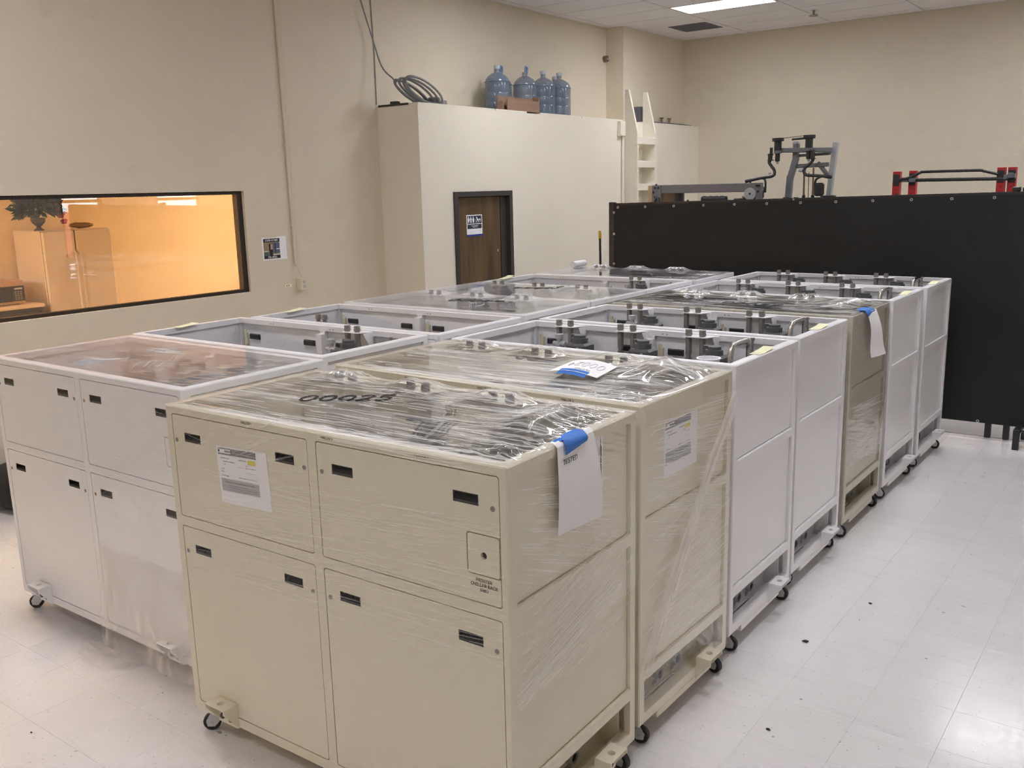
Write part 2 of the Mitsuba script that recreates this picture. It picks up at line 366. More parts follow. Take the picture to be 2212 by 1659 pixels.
w = struct('window_1', box(XL - .10, WY0, WZ0, XL - .035, WY1, WZ1) - box(XL - .2, WY0 + .055, WZ0 + .028, XL + .1, WY1 - .055, WZ1 - .03), 'brown_frame')
struct('pane', box(XL - .070, WY0 + .05, WZ0 + .02, XL - .066, WY1 - .05, WZ1 - .02), 'glass', 'window_1')
FX, FY0, FY1, FZ = -9.5, 3.578, 4.45, 1.845
t = thing('refrigerator', 'cream side by side refrigerator behind the break room window', 'refrigerator')
obj('body', cham(-10.2, FY0, .03, FX - .055, FY1, FZ, .008), 'fridge', t)
for a, b in ((FY0 + .003, FY0 + .395), (FY0 + .402, FY1 - .003)):
    dk = obj('door', cham(FX - .05, a, .10, FX, b, FZ - .012, .010), 'fridge', t)
    hy = FY0 + .365 if a < FY0 + .1 else FY0 + .425
    obj('handle', tm([tube(smooth_path([(FX, hy, 1.58), (FX + .045, hy, 1.54), (FX + .05, hy, 1.2), (FX + .045, hy, .86), (FX, hy, .82)], 5), .012, 8)]), 'fridge', dk, smooth=50)
obj('seam', box(FX - .05, FY0 + .393, .1, FX - .004, FY0 + .404, FZ - .012), 'fridge_seam', t)
obj('door_gasket', box(FX - .056, FY0 + .006, .1, FX - .049, FY1 - .006, FZ - .015), 'fridge_seam', t)
t = thing('potted_plant', 'dark leafy plant with red blooms in an urn on the refrigerator', 'plant')
ux, uy, uz = -9.62, 3.615, FZ
obj('urn', mv(lathe([(0, 0), (.055, 0), (.055, .012), (.028, .03), (.026, .048), (.065, .088), (.082, .12), (.080, .15), (.066, .152), (0, .145)]), (ux, uy, uz)), 'urn', t, smooth=40)
def leaves(n, c, rx, ry, rz, size, seed, lift=0.0):
    r = np.random.default_rng(seed); V = []; F = []
    for i in range(n):
        d = r.normal(size=3); d /= np.linalg.norm(d); d[2] = abs(d[2]) * 0.9 - 0.12
        p = np.array(c) + d * np.array([rx, ry, rz]) * r.uniform(.45, 1.0)
        a = d + r.normal(size=3) * .6; a /= np.linalg.norm(a); b = np.cross(a, r.normal(size=3)); b /= np.linalg.norm(b)
        L = size * r.uniform(.6, 1.3); w = L * .22; n0 = len(V); m = p + a * L * .5 + np.cross(a, b) * L * .12
        V += [p, m - b * w, p + a * L, m + b * w]; F += [[n0, n0 + 1, n0 + 2], [n0, n0 + 2, n0 + 3]]
    return trimesh.Trimesh(np.array(V), np.array(F), process=False)
k = obj('foliage', leaves(420, (ux, uy, uz + .24), .20, .25, .24, .12, 3), 'leaf', t); labels[k] = {'kind': 'stuff'}
stems = [tube(smooth_path([(ux, uy, uz + .14), (ux + .05 * math.cos(a), uy + .10 * math.sin(a), uz + .25), (ux + .12 * math.cos(a), uy + .25 * math.sin(a), uz + .33 + .06 * math.cos(3 * a))], 4), .004, 5) for a in np.linspace(0, 6.2, 11)]
obj('stems', stems, 'leaf', t)
for i, (dy, dz) in enumerate(((.19, .24), (.23, .17), (.16, .29), (.26, .10))):
    fl = [mv(trimesh.creation.icosphere(1, .022), (ux + .10 + .02 * math.cos(q), uy + dy + .02 * math.sin(q), uz + dz + .012 * math.sin(2.3 * q))) for q in range(6)]
    obj('bloom', fl, 'flower', t)
t = thing('counter', 'pale kitchen counter in the break room carrying the microwave', 'counter')
obj('worktop', cham(-10.2, 1.2, .965, -9.42, 3.47, 1.005, .006), 'counter', t)
obj('cabinet_base', box(-10.2, 1.2, .0, -9.47, 3.45, .965), 'dark_frame', t)
for k in range(4): obj('cabinet_door', cham(-9.47, 1.22 + .56 * k, .12, -9.452, 1.22 + .56 * k + .53, .93, .003), 'brown_frame', t)
t = thing('microwave', 'black front microwave oven on the break room counter', 'microwave')
obj('case', cham(-10.05, 2.72, 1.015, -9.57, 3.32, 1.29, .008), 'pale_wood', t)
obj('door', cham(-9.57, 2.73, 1.05, -9.55, 3.17, 1.225, .004), 'black_plastic', t)
obj('control_panel', cham(-9.57, 3.175, 1.05, -9.552, 3.315, 1.225, .003), 'black_plastic', t)
obj('display', box(-9.552, 3.20, 1.185, -9.549, 3.29, 1.205), 'ink_light', t)
obj('keypad', [box(-9.552, 3.20 + .031 * a, 1.065 + .022 * b, -9.5495, 3.222 + .031 * a, 1.078 + .022 * b) for a in range(3) for b in range(5)], 'ink_grey', t)
obj('foot', [cyl((-9.65, y, 1.005), (-9.65, y, 1.016), .02) for y in (2.78, 3.26)] + [cyl((-9.98, y, 1.005), (-9.98, y, 1.016), .02) for y in (2.78, 3.26)], 'rubber', t)
t = thing('paper_bags', 'crumpled snack bag lying on top of the refrigerator', 'bag')
b = trimesh.creation.icosphere(3, 1.0); q = b.vertices * np.array([.07, .16, .035]); q += .02 * (meshkit.fbm(q * 14, 3)[:, None] - .5); b = trimesh.Trimesh(q, b.faces, process=False)
obj('bag', mv(b, (-9.6, 4.13, FZ + .042)), 'rust_rod', t)

# outdoors seen only as reflections: a parked trailer beyond the right windows
struct('ground', box(XR + .2, -20, -.2, 60, 40, -.05), 'outdoor_ground')
t = thing('trailer', 'red box trailer parked outside the right windows, seen only in reflections', 'trailer')
obj('box', cham(12.6, 9.2, .55, 14.6, 16.0, 1.85, .03), 'outdoor_red', t)
for y in (11.5, 12.6): obj('wheel', cyl((12.55, y, .27), (12.85, y, .27), .32, 24), 'rubber', t)

# ------------------------------------------------------------------ things on the walls
def onwall(y, z, d=.0015): return (XL + d, y, z)
EY, EZ = np.array([0, 1.0, 0]), np.array([0, 0, 1.0])
t = thing('poster', 'white printed sheet with captions around a small picture on the wall beside the window', 'poster')
def wquad(y0, z0, y1, z1, d, th=.0006): return box(XL + d, y0, z0, XL + d + th, y1, z1)
obj('sheet', wquad(3.622, 1.590, 3.911, 1.808, .0008, .0012), 'paper', t)
obj('picture', [wquad(3.638, 1.605, 3.829, 1.792, .0022)], 'poster_tan', t)
obj('picture_shapes', [wquad(3.745, 1.655, 3.826, 1.752, .003), ], 'poster_blue', t)
obj('picture_base', [wquad(3.640, 1.633, 3.70, 1.668, .003)], 'poster_teal', t)
obj('picture_figure', [wquad(3.705, 1.633, 3.742, 1.69, .0036), wquad(3.70, 1.68, 3.725, 1.745, .0036), wquad(3.770, 1.64, 3.778, 1.752, .0036)], 'ink', t)
obj('picture_face', [wquad(3.718, 1.690, 3.742, 1.738, .0042)], 'skin_tone', t)
obj('picture_sill', [wquad(3.640, 1.672, 3.69, 1.678, .0042), wquad(3.745, 1.638, 3.826, 1.645, .0042), wquad(3.785, 1.690, 3.826, 1.697, .0042)], 'paper', t)
obj('caption_band', [wquad(3.638, 1.760, 3.829, 1.792, .0036), wquad(3.638, 1.605, 3.829, 1.633, .0036)], 'ink', t)
obj('caption', [text('LOOK AT ME!', .017, (onwall(3.7335, 1.768, .0044), EY, EZ), bold=True), text("I'M JOSH", .017, (onwall(3.7335, 1.611, .0044), EY, EZ), bold=True)], 'paper', t)
obj('tape', wquad(3.66, 1.800, 3.80, 1.822, .002), 'ivory', t)
t = thing('conduit', 'thin painted conduit running down the wall from the ceiling to the outlet box', 'conduit')
obj('pipe', tube([(XL + .018, 3.96, ZC - .002), (XL + .018, 3.972, 3.9), (XL + .018, 3.998, 1.60), (XL + .018, 4.0, 1.53)], .014, 10), 'wall_paint', t, smooth=True)
obj('drop_cable', tube(smooth_path([(XL + .018, 4.0, 1.55), (XL + .03, 4.012, 1.49), (XL + .05, 4.03, 1.41)], 6), .006, 8), 'ivory', t, smooth=True)
obj('strap', [box(XL, 3.965 + .006 * k, 3.4 - .75 * k, XL + .035, 4.005 + .006 * k, 3.42 - .75 * k) for k in range(3)], 'wall_paint', t)
t = thing('outlet_box', 'ivory surface outlet box at the foot of the wall conduit', 'outlet')
obj('box', cham(XL, 4.0, 1.278, XL + .065, 4.085, 1.392, .004), 'ivory', t)
obj('cover', cham(XL + .065, 4.002, 1.280, XL + .069, 4.083, 1.390, .001), 'ivory', t)
obj('socket', [cyl((XL + .066, 4.043, z), (XL + .0705, 4.043, z), .017) for z in (1.312, 1.358)], 'ink_light', t, smooth=30)
t = thing('wall_switch_plate', 'small yellow tag on the wall beside the outlet box', 'tag')
obj('plate', wquad(3.86, 1.318, 3.942, 1.347, .0008, .002), 'paper_yellow', t)
obj('print', [wquad(3.875, 1.325, 3.888, 1.338, .003), wquad(3.90, 1.327, 3.912, 1.338, .003)], 'ink_grey', t)
t = thing('wall_fixture', 'small round metal bell on the upper wall beside the pilaster corner', 'bell')
obj('gong', cyl((XL, 9.88, 3.965), (XL + .05, 9.88, 3.965), .045, 20), 'rust_rod', t, smooth=40)
obj('bolt', cyl((XL + .05, 9.88, 3.965), (XL + .09, 9.88, 3.965), .014, 10), 'zinc', t, smooth=40)

# door sign
t = thing('door_sign', 'white sheet with navy pictogram panel taped to the brown door', 'sign')
SX = XB - .042
def dq(y0, z0, y1, z1, d, th=.0006): return box(SX + d, y0, z0, SX + d + th, y1, z1)
obj('sheet', dq(6.024, 1.705, 6.304, 1.925, .001, .0012), 'paper', t)
obj('panel', [dq(6.038, 1.828, 6.290, 1.914, .0026), dq(6.038, 1.772, 6.290, 1.820, .0026)], 'navy', t)
def fig(cy, w, kind):
    o = SX + .0034
    c = [mv(cyl((0, 0, 0), (.0005, 0, 0), .008, 12), (o, cy, 1.900))]
    if kind == 0: pts = [(-.017, 1.862), (0, 1.845), (.017, 1.862), (.012, 1.89), (-.012, 1.89)]
    elif kind == 1: pts = [(-.019, 1.870), (.019, 1.870), (.014, 1.89), (-.014, 1.89)]
    else: pts = [(-.016, 1.858), (.013, 1.850), (.016, 1.88), (.008, 1.89), (-.010, 1.89)]
    from shapely.geometry import Polygon
    import shapely
    body = Polygon(pts).convex_hull.union(shapely.box(-.011, 1.836, -.002, 1.87)).union(shapely.box(.002, 1.836, .011, 1.87))
    for g in getattr(body, 'geoms', [body]):
        e = trimesh.creation.extrude_polygon(g, .0005); v = e.vertices
        e.vertices = np.column_stack([o + v[:, 2], cy + v[:, 0], v[:, 1]]); c.append(trimesh.Trimesh(e.vertices, e.faces, process=False))
    return tm(c)
obj('pictogram', [fig(6.060, 1, 0), fig(6.100, 1, 1), fig(6.142, 1, 2)], 'paper', t)
ring = m3.CrossSection.circle(.015, 20) - m3.CrossSection.circle(.011, 20)
rg = ring.extrude(.0005).rotate([90, 0, 90]).translate([SX + .0034, 6.182, 1.853])
obj('pictogram', [rg, dq(6.176, 1.862, 6.180, 1.888, .0034)], 'ink_light', t)
from shapely.geometry import Polygon as _Poly
anim = _Poly([(6.200, 1.838), (6.208, 1.838), (6.212, 1.862), (6.224, 1.862), (6.234, 1.838), (6.242, 1.838), (6.238, 1.872), (6.216, 1.885), (6.206, 1.905), (6.196, 1.903), (6.203, 1.872)])
e = trimesh.creation.extrude_polygon(anim, .0005); v = e.vertices
obj('pictogram', [trimesh.Trimesh(np.column_stack([SX + .0034 + v[:, 2], v[:, 0], v[:, 1]]), e.faces, process=False), dq(6.246, 1.862, 6.272, 1.880, .0034), dq(6.262, 1.842, 6.268, 1.866, .0034)], 'paper', t)
obj('print', [dq(6.10, 1.801, 6.232, 1.810, .0034), dq(6.125, 1.786, 6.215, 1.795, .0034)], 'ink_light', t)
obj('tape', dq(6.018, 1.688, 6.312, 1.709, .0018), 'navy_tape', t)

# ------------------------------------------------------------------ on top of the restroom block
BTT = BT + .0181
def bottle_mesh():
    prof = [(0, 0), (.132, 0), (.142, .012), (.142, .10), (.137, .112), (.142, .124), (.142, .20), (.137, .212), (.142, .224), (.142, .325), (.132, .365), (.105, .40), (.062, .428), (.034, .44), (.030, .452), (.030, .485), (.0, .486)]
    return lathe(prof, 36)
bot, cap = ply(bottle_mesh(), None, smooth=35), ply(lathe([(0, .478), (.034, .478), (.036, .482), (.036, .512), (.032, .518), (0, .519)], 24), None, smooth=35)
rim = ply(tube([(.145 * math.cos(a), .145 * math.sin(a), .335) for a in np.linspace(0, 2 * math.pi, 37)], .005, 6), None, smooth=True)
hand = ply(tube(smooth_path([(0, .03, .44), (0, .055, .50), (0, .05, .545), (0, .02, .545), (0, .015, .49)], 6), .012, 8), None, smooth=True)
for x, y, lab, hd in ((XB - .25, 6.93, 'blue water bottle standing farthest from the ladder behind the cardboard box', 0), (XB - .415, 7.20, 'blue water bottle half hidden at the back with a raised handle', 1),
                  (XB - .24, 7.47, 'large blue water bottle with handle at its neck in the middle of the row', 1), (XB - .18, 7.775, 'blue water bottle third along the ledge, white cap, beside the handled one', 0),
                  (XB - .15, 8.085, 'blue water bottle standing at the ladder end of the row on the ledge', 0), (XB - .40, 8.36, 'blue water bottle in the back row beyond the ladder end bottle', 0)):
    t = thing('water_bottle', lab, 'water bottle', 'water bottles on the restroom block')
    w = T().translate([x, y, BTT])
    obj('bottle', bot, 'bottle_clear', t, world=w)
    obj('ring', rim, 'bottle_blue', t, world=w)
    if hd: obj('handle', hand, 'bottle_blue', t, world=w)
    else: obj('cap', cap, 'bottle_cap', t, world=w)
t = thing('cardboard_box', 'low brown cardboard tray in front of the blue water bottles', 'box')
bx = box(XB - .10, 6.72, BTT, XB - .085, 7.44, BTT + .16) + box(XB - .10, 6.72, BTT, XB - .015, 6.735, BTT + .10) + box(XB - .10, 7.425, BTT, XB - .01, 7.44, BTT + .175) + box(XB - .022, 6.80, BTT, XB - .01, 7.44, BTT + .125) + box(XB - .10, 6.72, BTT, XB - .01, 7.44, BTT + .006)
obj('tray', bx, 'cardboard', t)
t = thing('cable_coil', 'coiled grey flexible cable with plug on the corner of the restroom block', 'cable')
r2 = np.random.default_rng(4); loops = []
for k in range(5):
    o = r2.uniform(-.02, .02, 3); A = []
    for a in np.linspace(0, 2 * math.pi, 33):
        s, c = math.sin(a), math.cos(a)
        y = 5.45 + (.235 + .010 * k) * c + o[1]; z = BTT + .118 + (.035 + .010 * k) * s - .10 * c + o[2] * .5
        A.append((XB - .28 + .05 * k + .05 * s + o[0], y, max(z, BTT + .016)))
    loops.append(tube(A, .0125, 8))
obj('coil', loops, 'cable_grey', t, smooth=True)
obj('plug', [cham(XB - .22, 5.66, BTT, XB - .12, 5.76, BTT + .085, .01), cham(XB - .21, 5.75, BTT, XB - .13, 5.88, BTT + .06, .008)], 'ink_grey', t)
t = thing('hanging_cable', 'thin grey cable dropping from the ceiling to the coil', 'cable')
obj('wire', tube(smooth_path([(XL + .05, 4.97, ZC), (XL + .06, 5.03, 4.1), (XL + .08, 5.16, 3.72), (XL + .16, 5.19, 3.45), (XB - .28, 5.22, BTT + .24)], 8), .008, 8), 'cable_grey', t, smooth=True)
t = thing('wall_wire', 'thin wire running straight down the wall into the block corner', 'wire')
obj('wire', tube([(XL + .008, 5.22, ZC), (XL + .008, 5.245, 3.6), (XL + .008, 5.24, BT + .03)], .005, 6), 'cable_grey', t, smooth=True)
t = thing('wood_offcut', 'small dark wood offcut on the block edge below the coil', 'wood')
obj('block', cham(XL + .17, 5.27, BT + .022, XL + .26, 5.33, BT + .05, .004), 'dark_frame', t)
t = thing('pipe_box', 'cream boxed duct with pipe on the restroom wall beside the ladder', 'duct')
obj('duct', cham(XB, 9.27, 2.865, XB + .055, 9.40, 3.056, .003), 'cream_wall', t)
obj('pipe', cyl((XB + .022, 9.385, 0), (XB + .022, 9.385, 2.87), .018, 12), 'cream_wall', t, smooth=True)
t = thing('leaning_boards', 'flat dark boards lying on the restroom block behind the ladder', 'boards')
obj('board', box(XB - .17, 10.32, BTT, XB - .03, 11.6, BTT + .012), 'dark_frame', t)
obj('board', box(XB - .15, 10.30, BTT + .012, XB - .04, 11.4, BTT + .024), 'cable_grey', t)
obj('board', cham(XB - .16, 10.0, BTT, XB - .04, 10.16, BTT + .21, .004), 'vent_grey', t)
for y, wh in ((11.0, 'ladder'), (11.25, 'corner')):
    t = thing('valve_stem', f'small brass valve with cross handle on the restroom block, the one on the {wh} side', 'valve', 'valves on the block')
    obj('stem', cyl((XB - .23, y, BTT), (XB - .23, y, BTT + .10), .016), 'rust_rod', t)
    obj('handle', box(XB - .235, y - .045, BTT + .10, XB - .225, y + .045, BTT + .115) + box(XB - .26, y - .008, BTT + .10, XB - .20, y + .008, BTT + .115), 'rust_rod', t)

# fixed ladder
t = thing('ladder', 'cream wooden ladder fixed upright against the restroom block', 'ladder')
LY = (9.47, 9.98)
for y in LY:
    prof = [(0, 0), (.195, 0), (.195, 2.905), (.058, 3.475), (0, 3.475)]
    c = XS((prof)).extrude(.042).rotate([90, 0, 0]).translate([XB + .002, y + .042, 0])
    obj('rail', c, 'cream_wall', t)
for k in range(9):
    z = 2.80 - .311 * k
    obj('rung', cham(XB + .160, LY[0] - .008, z - .046, XB + .203, LY[1] + .05, z + .046, .003), 'cream_wall', t)
    if k < 3: obj('rung_step', box(XB + .07, LY[0] + .042, z + .02, XB + .160, LY[1], z + .045), 'cream_wall', t)

# ------------------------------------------------------------------ black screen and the gym behind it
SY = 6.5
def stop(x): return 2.024 + .0145 * (x + 3.48)
t = thing('privacy_screen', 'long black mesh screen on a steel frame standing across the far end of the aisle', 'screen')
X0, X1 = -3.48, 3.0
gx, gz = np.meshgrid(np.linspace(X0 + .035, X1, 180), np.linspace(0, 1, 60))
low = .142 + .012 * (gx + .1).clip(0) * .3
top = stop(gx) - .022
zz = low + (top - low) * gz
yy = SY + .010 * (meshkit.fbm(np.stack([gx * 1.3, zz * 1.6, 0 * gx], -1), 3) - .5) + .006 * (meshkit.noise(np.stack([gx * .8 + zz * 5, zz * .5, 0 * gx + 3], -1)) - .5)
def grid(P, smooth=True, thick=0):
    h, w = P.shape[:2]; idx = np.arange(h * w).reshape(h, w)
    a, b, c, d = idx[:-1, :-1].ravel(), idx[:-1, 1:].ravel(), idx[1:, 1:].ravel(), idx[1:, :-1].ravel()
    return trimesh.Trimesh(P.reshape(-1, 3), np.vstack([np.column_stack([a, b, c]), np.column_stack([a, c, d])]), process=False)
obj('fabric', grid(np.stack([gx, yy, zz], -1)), 'screen_mesh', t, smooth=True)
obj('top_tube', m3.Manifold.hull_points(np.array([(x, y, stop(x) + dz) for x in (X0, X1) for y in (SY + .01, SY + .06) for dz in (-.045, 0)])), 'black_metal', t)
for x in (X0, -1.54, .21, .352, 1.9):
    obj('post', cham(x, SY + .06, 0.006, x + .048, SY + .108, stop(x) - .002, .003), 'black_metal', t)
obj('edge_post', cham(X0 - .004, SY - .002, .02, X0 + .058, SY + .05, stop(X0) + .012, .003), 'black_metal', t)
obj('bottom_tube', box(X0, SY + .015, .16, X1, SY + .055, .20), 'black_metal', t)
obj('foot_post', [cham(.468, 6.27, 0, .515, 6.315, .16, .003), cham(.468, 6.27, .13, .515, SY + .01, .17, .003), cham(.515, 6.36, .07, 2.6, 6.44, .135, .004), cham(1.6, 6.36, 0, 1.65, 6.44, .08, .003)], 'black_metal', t)
gring = m3.CrossSection.circle(.0125, 20) - m3.CrossSection.circle(.0065, 20)
gm = ply(tm(gring.extrude(.003).rotate([90, 0, 0])), None)
for k in range(19):
    x = -3.372 + .3205 * k
    if x < X1 - .05: obj('grommet', gm, 'zinc', t, world=T().translate([x, SY - .007, stop(x) - .043]))
    if x < X1 - .05: obj('grommet', gm, 'zinc', t, world=T().translate([x + .01, SY - .007, low.min() + .014]))
for z in (1.93, 1.71, 1.40, 1.05, .7, .35): obj('grommet', gm, 'zinc', t, world=T().translate([X0 + .063, SY - .008, z]))
for k, x in enumerate((-2.6, -1.54, -.62, .30)): obj('bolt', [cyl((x, SY + .035, stop(x)), (x, SY + .035, stop(x) + .012), .012, 8), cyl((x + .02, SY + .008, stop(x) - .012), (x + .02, SY, stop(x) - .012), .008, 8)], 'zinc' if k == 1 else 'black_metal', t)
t = thing('broom', 'yellow tipped black broom handle leaning at the end of the black screen', 'broom')
obj('pole', tube([(-3.53, 6.42, .35), (-3.545, 6.42, 1.67)], .012, 10), 'black_plastic', t, smooth=True)
obj('grip', tube([(-3.545, 6.42, 1.665), (-3.546, 6.42, 1.745)], [.016, .014], 10), 'yellow', t, smooth=True)
obj('brush', cham(-3.66, 6.38, .0, -3.42, 6.46, .36, .01), 'black_plastic', t)

# gym machines; their lower halves stand hidden behind the screen
t = thing('rail_bench', 'grey steel rail on end plates rising over the black screen below the ladder', 'gym machine')
GY = 7.6
obj('rail', cham(-3.54, GY - .03, 2.105, -2.255, GY + .03, 2.198, .004), 'gym_grey', t)
obj('end_plate', XS(([(-3.54, .03), (-3.50, .03), (-3.44, 2.02), (-3.43, 2.10), (-3.43, 2.198), (-3.54, 2.198)])).extrude(.012).rotate([90, 0, 0]).translate([0, GY - .03, 0]), 'gym_grey', t)
obj('end_plate', XS(([(-2.27, .03), (-2.25, .03), (-2.24, 2.198), (-2.36, 2.198), (-2.36, 2.15), (-2.31, 2.12)])).extrude(.012).rotate([90, 0, 0]).translate([0, GY - .03, 0]), 'gym_grey', t)
obj('wood_block', cham(-3.60, GY - .03, .01, -3.542, GY + .10, 2.196, .003), 'pale_wood', t)
obj('pulley', cyl((-2.372, GY - .05, 2.085), (-2.372, GY - .025, 2.085), .065, 28), 'gym_light', t, smooth=40)
obj('pulley_cover', cyl((-2.335, GY - .02, 2.085), (-2.335, GY + .02, 2.085), .066, 28), 'black_plastic', t, smooth=40)
obj('bolt', [cyl((x, GY - .055, z), (x, GY - .04, z), .011, 8) for x, z in ((-3.50, 2.17), (-3.46, 2.17), (-3.52, 2.12), (-2.30, 2.17), (-2.275, 2.17), (-2.285, 2.11), (-2.372, 2.085))] + [cyl((x, GY, 2.19), (x, GY, 2.212), .012, 8) for x in (-3.51, -2.39)], 'black_plastic', t)
obj('cable_hook', [tube(smooth_path([(-3.50, GY - .06, 2.07), (-3.475, GY - .07, 2.05), (-3.49, GY - .07, 2.0), (-3.465, GY - .07, 1.98)], 6), .012, 8), tube([(-3.44, GY - .06, 2.06), (-3.43, GY - .06, 1.97)], .008, 8)], 'black_plastic', t, smooth=True)
t = thing('pad_roller', 'black ribbed roller pad showing just above the black screen', 'roller pad')
prof = [(0, 0)] + [(.031 + .006 * abs(math.sin(k * .55)), .012 * k) for k in range(25)] + [(0, .288)]
obj('pad', tm(lathe(prof, 20)).apply_transform(np.array([[0, 0, 1, -2.945], [1, 0, 0, GY], [0, 1, 0, 2.032], [0, 0, 0, 1.0]])), 'rubber', t, smooth=60)
obj('stand', [box(-2.93, GY - .02, .006, -2.90, GY + .02, 2.03), box(-2.72, GY - .02, .006, -2.69, GY + .02, 2.03)], 'black_metal', t)
t = thing('folded_strap', 'dark straps lying beside the roller pad above the screen', 'strap')
obj('strap', [tube(smooth_path([(-2.63, GY + .15, 2.026), (-2.56, GY + .15, 2.028), (-2.48, GY + .14, 2.034), (-2.46, GY + .13, 2.034)], 5), .012, 8), tube([(-2.49, GY + .15, 2.03), (-2.535, GY + .14, 2.056)], .006, 6)], 'black_plastic', t, smooth=True)
obj('shelf', [box(-2.64, GY + .10, 2.0, -2.45, GY + .20, 2.014), box(-2.53, GY + .14, .006, -2.50, GY + .17, 2.0)], 'black_metal', t)

t = thing('fly_machine', 'grey fly machine with black swivel arms and pads over the black screen', 'gym machine')
FYY = 8.3
def bar(a, b, w, h, mat, name):
    a, b = np.array(a, float), np.array(b, float); d = b - a; L = np.linalg.norm(d); A = trimesh.geometry.align_vectors([0, 0, 1], d / L)[:3, :3]
    m = tm(cham(-w / 2, -h / 2, 0, w / 2, h / 2, L, .006))
    # keep the flat side facing the aisle
    z = d / L; y = np.array([0, 1.0, 0]); x = np.cross(y, z); x /= np.linalg.norm(x); y = np.cross(z, x)
    Mx = np.eye(4); Mx[:3, 0], Mx[:3, 1], Mx[:3, 2], Mx[:3, 3] = x, y, z, a
    m.apply_transform(Mx); return m
obj('mast', tm([bar((-2.205, FYY, .01), (-2.222, FYY, 2.02), .065, .07, 0, 0), bar((-2.228, FYY, 1.98), (-2.212, FYY, 2.27), .062, .07, 0, 0), bar((-2.212, FYY, 2.24), (-2.158, FYY, 2.44), .060, .07, 0, 0), bar((-2.158, FYY, 2.42), (-2.155, FYY, 2.61), .058, .07, 0, 0)]), 'gym_grey', t)
obj('mast_cap', cham(-2.19, FYY - .04, 2.595, -2.13, FYY + .04, 2.635, .012), 'gym_light', t)
obj('crossbar', [bar((-2.36, FYY - .05, 2.545), (-1.75, FYY - .05, 2.525), .05, .06, 0, 0)], 'gym_grey', t)
obj('lower_crossbar', [bar((-2.18, FYY + .02, 2.365), (-1.80, FYY + .02, 2.375), .045, .05, 0, 0), bar((-2.15, FYY + .03, 2.48), (-1.79, FYY + .03, 2.49), .03, .04, 0, 0)], 'gym_grey', t)
obj('rear_post', [bar((-1.800, FYY + .05, .01), (-1.79, FYY + .05, 2.05), .06, .07, 0, 0), bar((-1.79, FYY + .05, 2.02), (-1.74, FYY + .05, 2.605), .055, .07, 0, 0)], 'gym_light', t)
obj('brace', bar((-1.92, FYY + .03, 2.40), (-1.80, FYY + .03, 2.25), .04, .05, 0, 0), 'gym_grey', t)
obj('gusset', XS(([(-1.80, 2.495), (-1.85, 2.545), (-1.775, 2.55), (-1.765, 2.49)])).extrude(.02).rotate([90, 0, 0]).translate([0, FYY + .0, 0]), 'gym_light', t)
for cx, zt in ((-2.332, 2.675), (-1.985, 2.69)):
    h = obj('hub', [cyl((cx, FYY - .09, zt - .035), (cx, FYY - .09, zt), .064, 24), cyl((cx, FYY - .09, zt - .14), (cx, FYY - .09, zt - .03), .040, 20), cyl((cx, FYY - .09, zt - .25), (cx, FYY - .09, zt - .16), .026, 16)], 'black_plastic', t, smooth=40)
    obj('collar', cyl((cx, FYY - .09, zt - .165), (cx, FYY - .09, zt - .135), .041, 20), 'gym_grey', h, smooth=40)
    obj('roller', mv(trimesh.creation.icosphere(2, .017), (cx + .0, FYY - .09, zt - .262)), 'gym_light', h, smooth=40)
obj('link_rod', tube([(-2.27, FYY - .09, 2.672), (-2.05, FYY - .09, 2.686)], .004, 6), 'rust_rod', t, smooth=True)
obj('lever', tube([(-2.165, FYY - .12, 2.652), (-1.92, FYY - .12, 2.662)], .011, 8), 'black_plastic', t, smooth=True)
def arm(pts, padx, mirror):
    a = obj('arm', tube(smooth_path(pts, 7), .0165, 10), 'black_metal', t, smooth=True)
    return a
a = arm([(-2.395, FYY - .12, 2.575), (-2.397, FYY - .12, 2.45), (-2.412, FYY - .13, 2.42), (-2.38, FYY - .14, 2.375), (-2.342, FYY - .15, 2.33), (-2.335, FYY - .16, 2.285), (-2.37, FYY - .17, 2.262), (-2.45, FYY - .18, 2.253), (-2.55, FYY - .2, 2.235), (-2.64, FYY - .22, 2.215)], 0, 0)
obj('grip', tube([(-2.58, FYY - .207, 2.229), (-2.645, FYY - .222, 2.214)], .019, 10), 'rubber', a, smooth=True)
obj('bracket', [cham(-2.425, FYY - .15, 2.495, -2.37, FYY - .10, 2.505, .002), cham(-2.425, FYY - .15, 2.435, -2.37, FYY - .10, 2.445, .002), cyl((-2.405, FYY - .13, 2.43), (-2.405, FYY - .13, 2.51), .02)], 'black_metal', a)
obj('pin', cyl((-2.37, FYY - .18, 2.302), (-2.39, FYY - .18, 2.302), .014), 'gym_light', a)
obj('pad_bar', tube(smooth_path([(-2.475, FYY - .18, 2.25), (-2.435, FYY - .18, 2.23), (-2.425, FYY - .18, 2.18), (-2.427, FYY - .18, 2.09)], 6), .012, 8), 'black_metal', a, smooth=True)
obj('pad', cham(-2.535, FYY - .23, 2.018, -2.435, FYY - .17, 2.165, .02), 'rubber', a)
a = arm([(-1.925, FYY - .12, 2.52), (-1.925, FYY - .12, 2.43), (-1.955, FYY - .13, 2.385), (-2.00, FYY - .14, 2.345), (-2.005, FYY - .15, 2.295), (-1.965, FYY - .16, 2.265), (-1.87, FYY - .17, 2.258), (-1.78, FYY - .18, 2.25), (-1.70, FYY - .2, 2.24)], 0, 0)
obj('grip', tube([(-1.76, FYY - .186, 2.247), (-1.695, FYY - .2, 2.239)], .019, 10), 'rubber', a, smooth=True)
obj('bracket', [cham(-1.955, FYY - .15, 2.435, -1.90, FYY - .10, 2.445, .002), cyl((-1.93, FYY - .13, 2.43), (-1.93, FYY - .13, 2.53), .02)], 'black_metal', a)
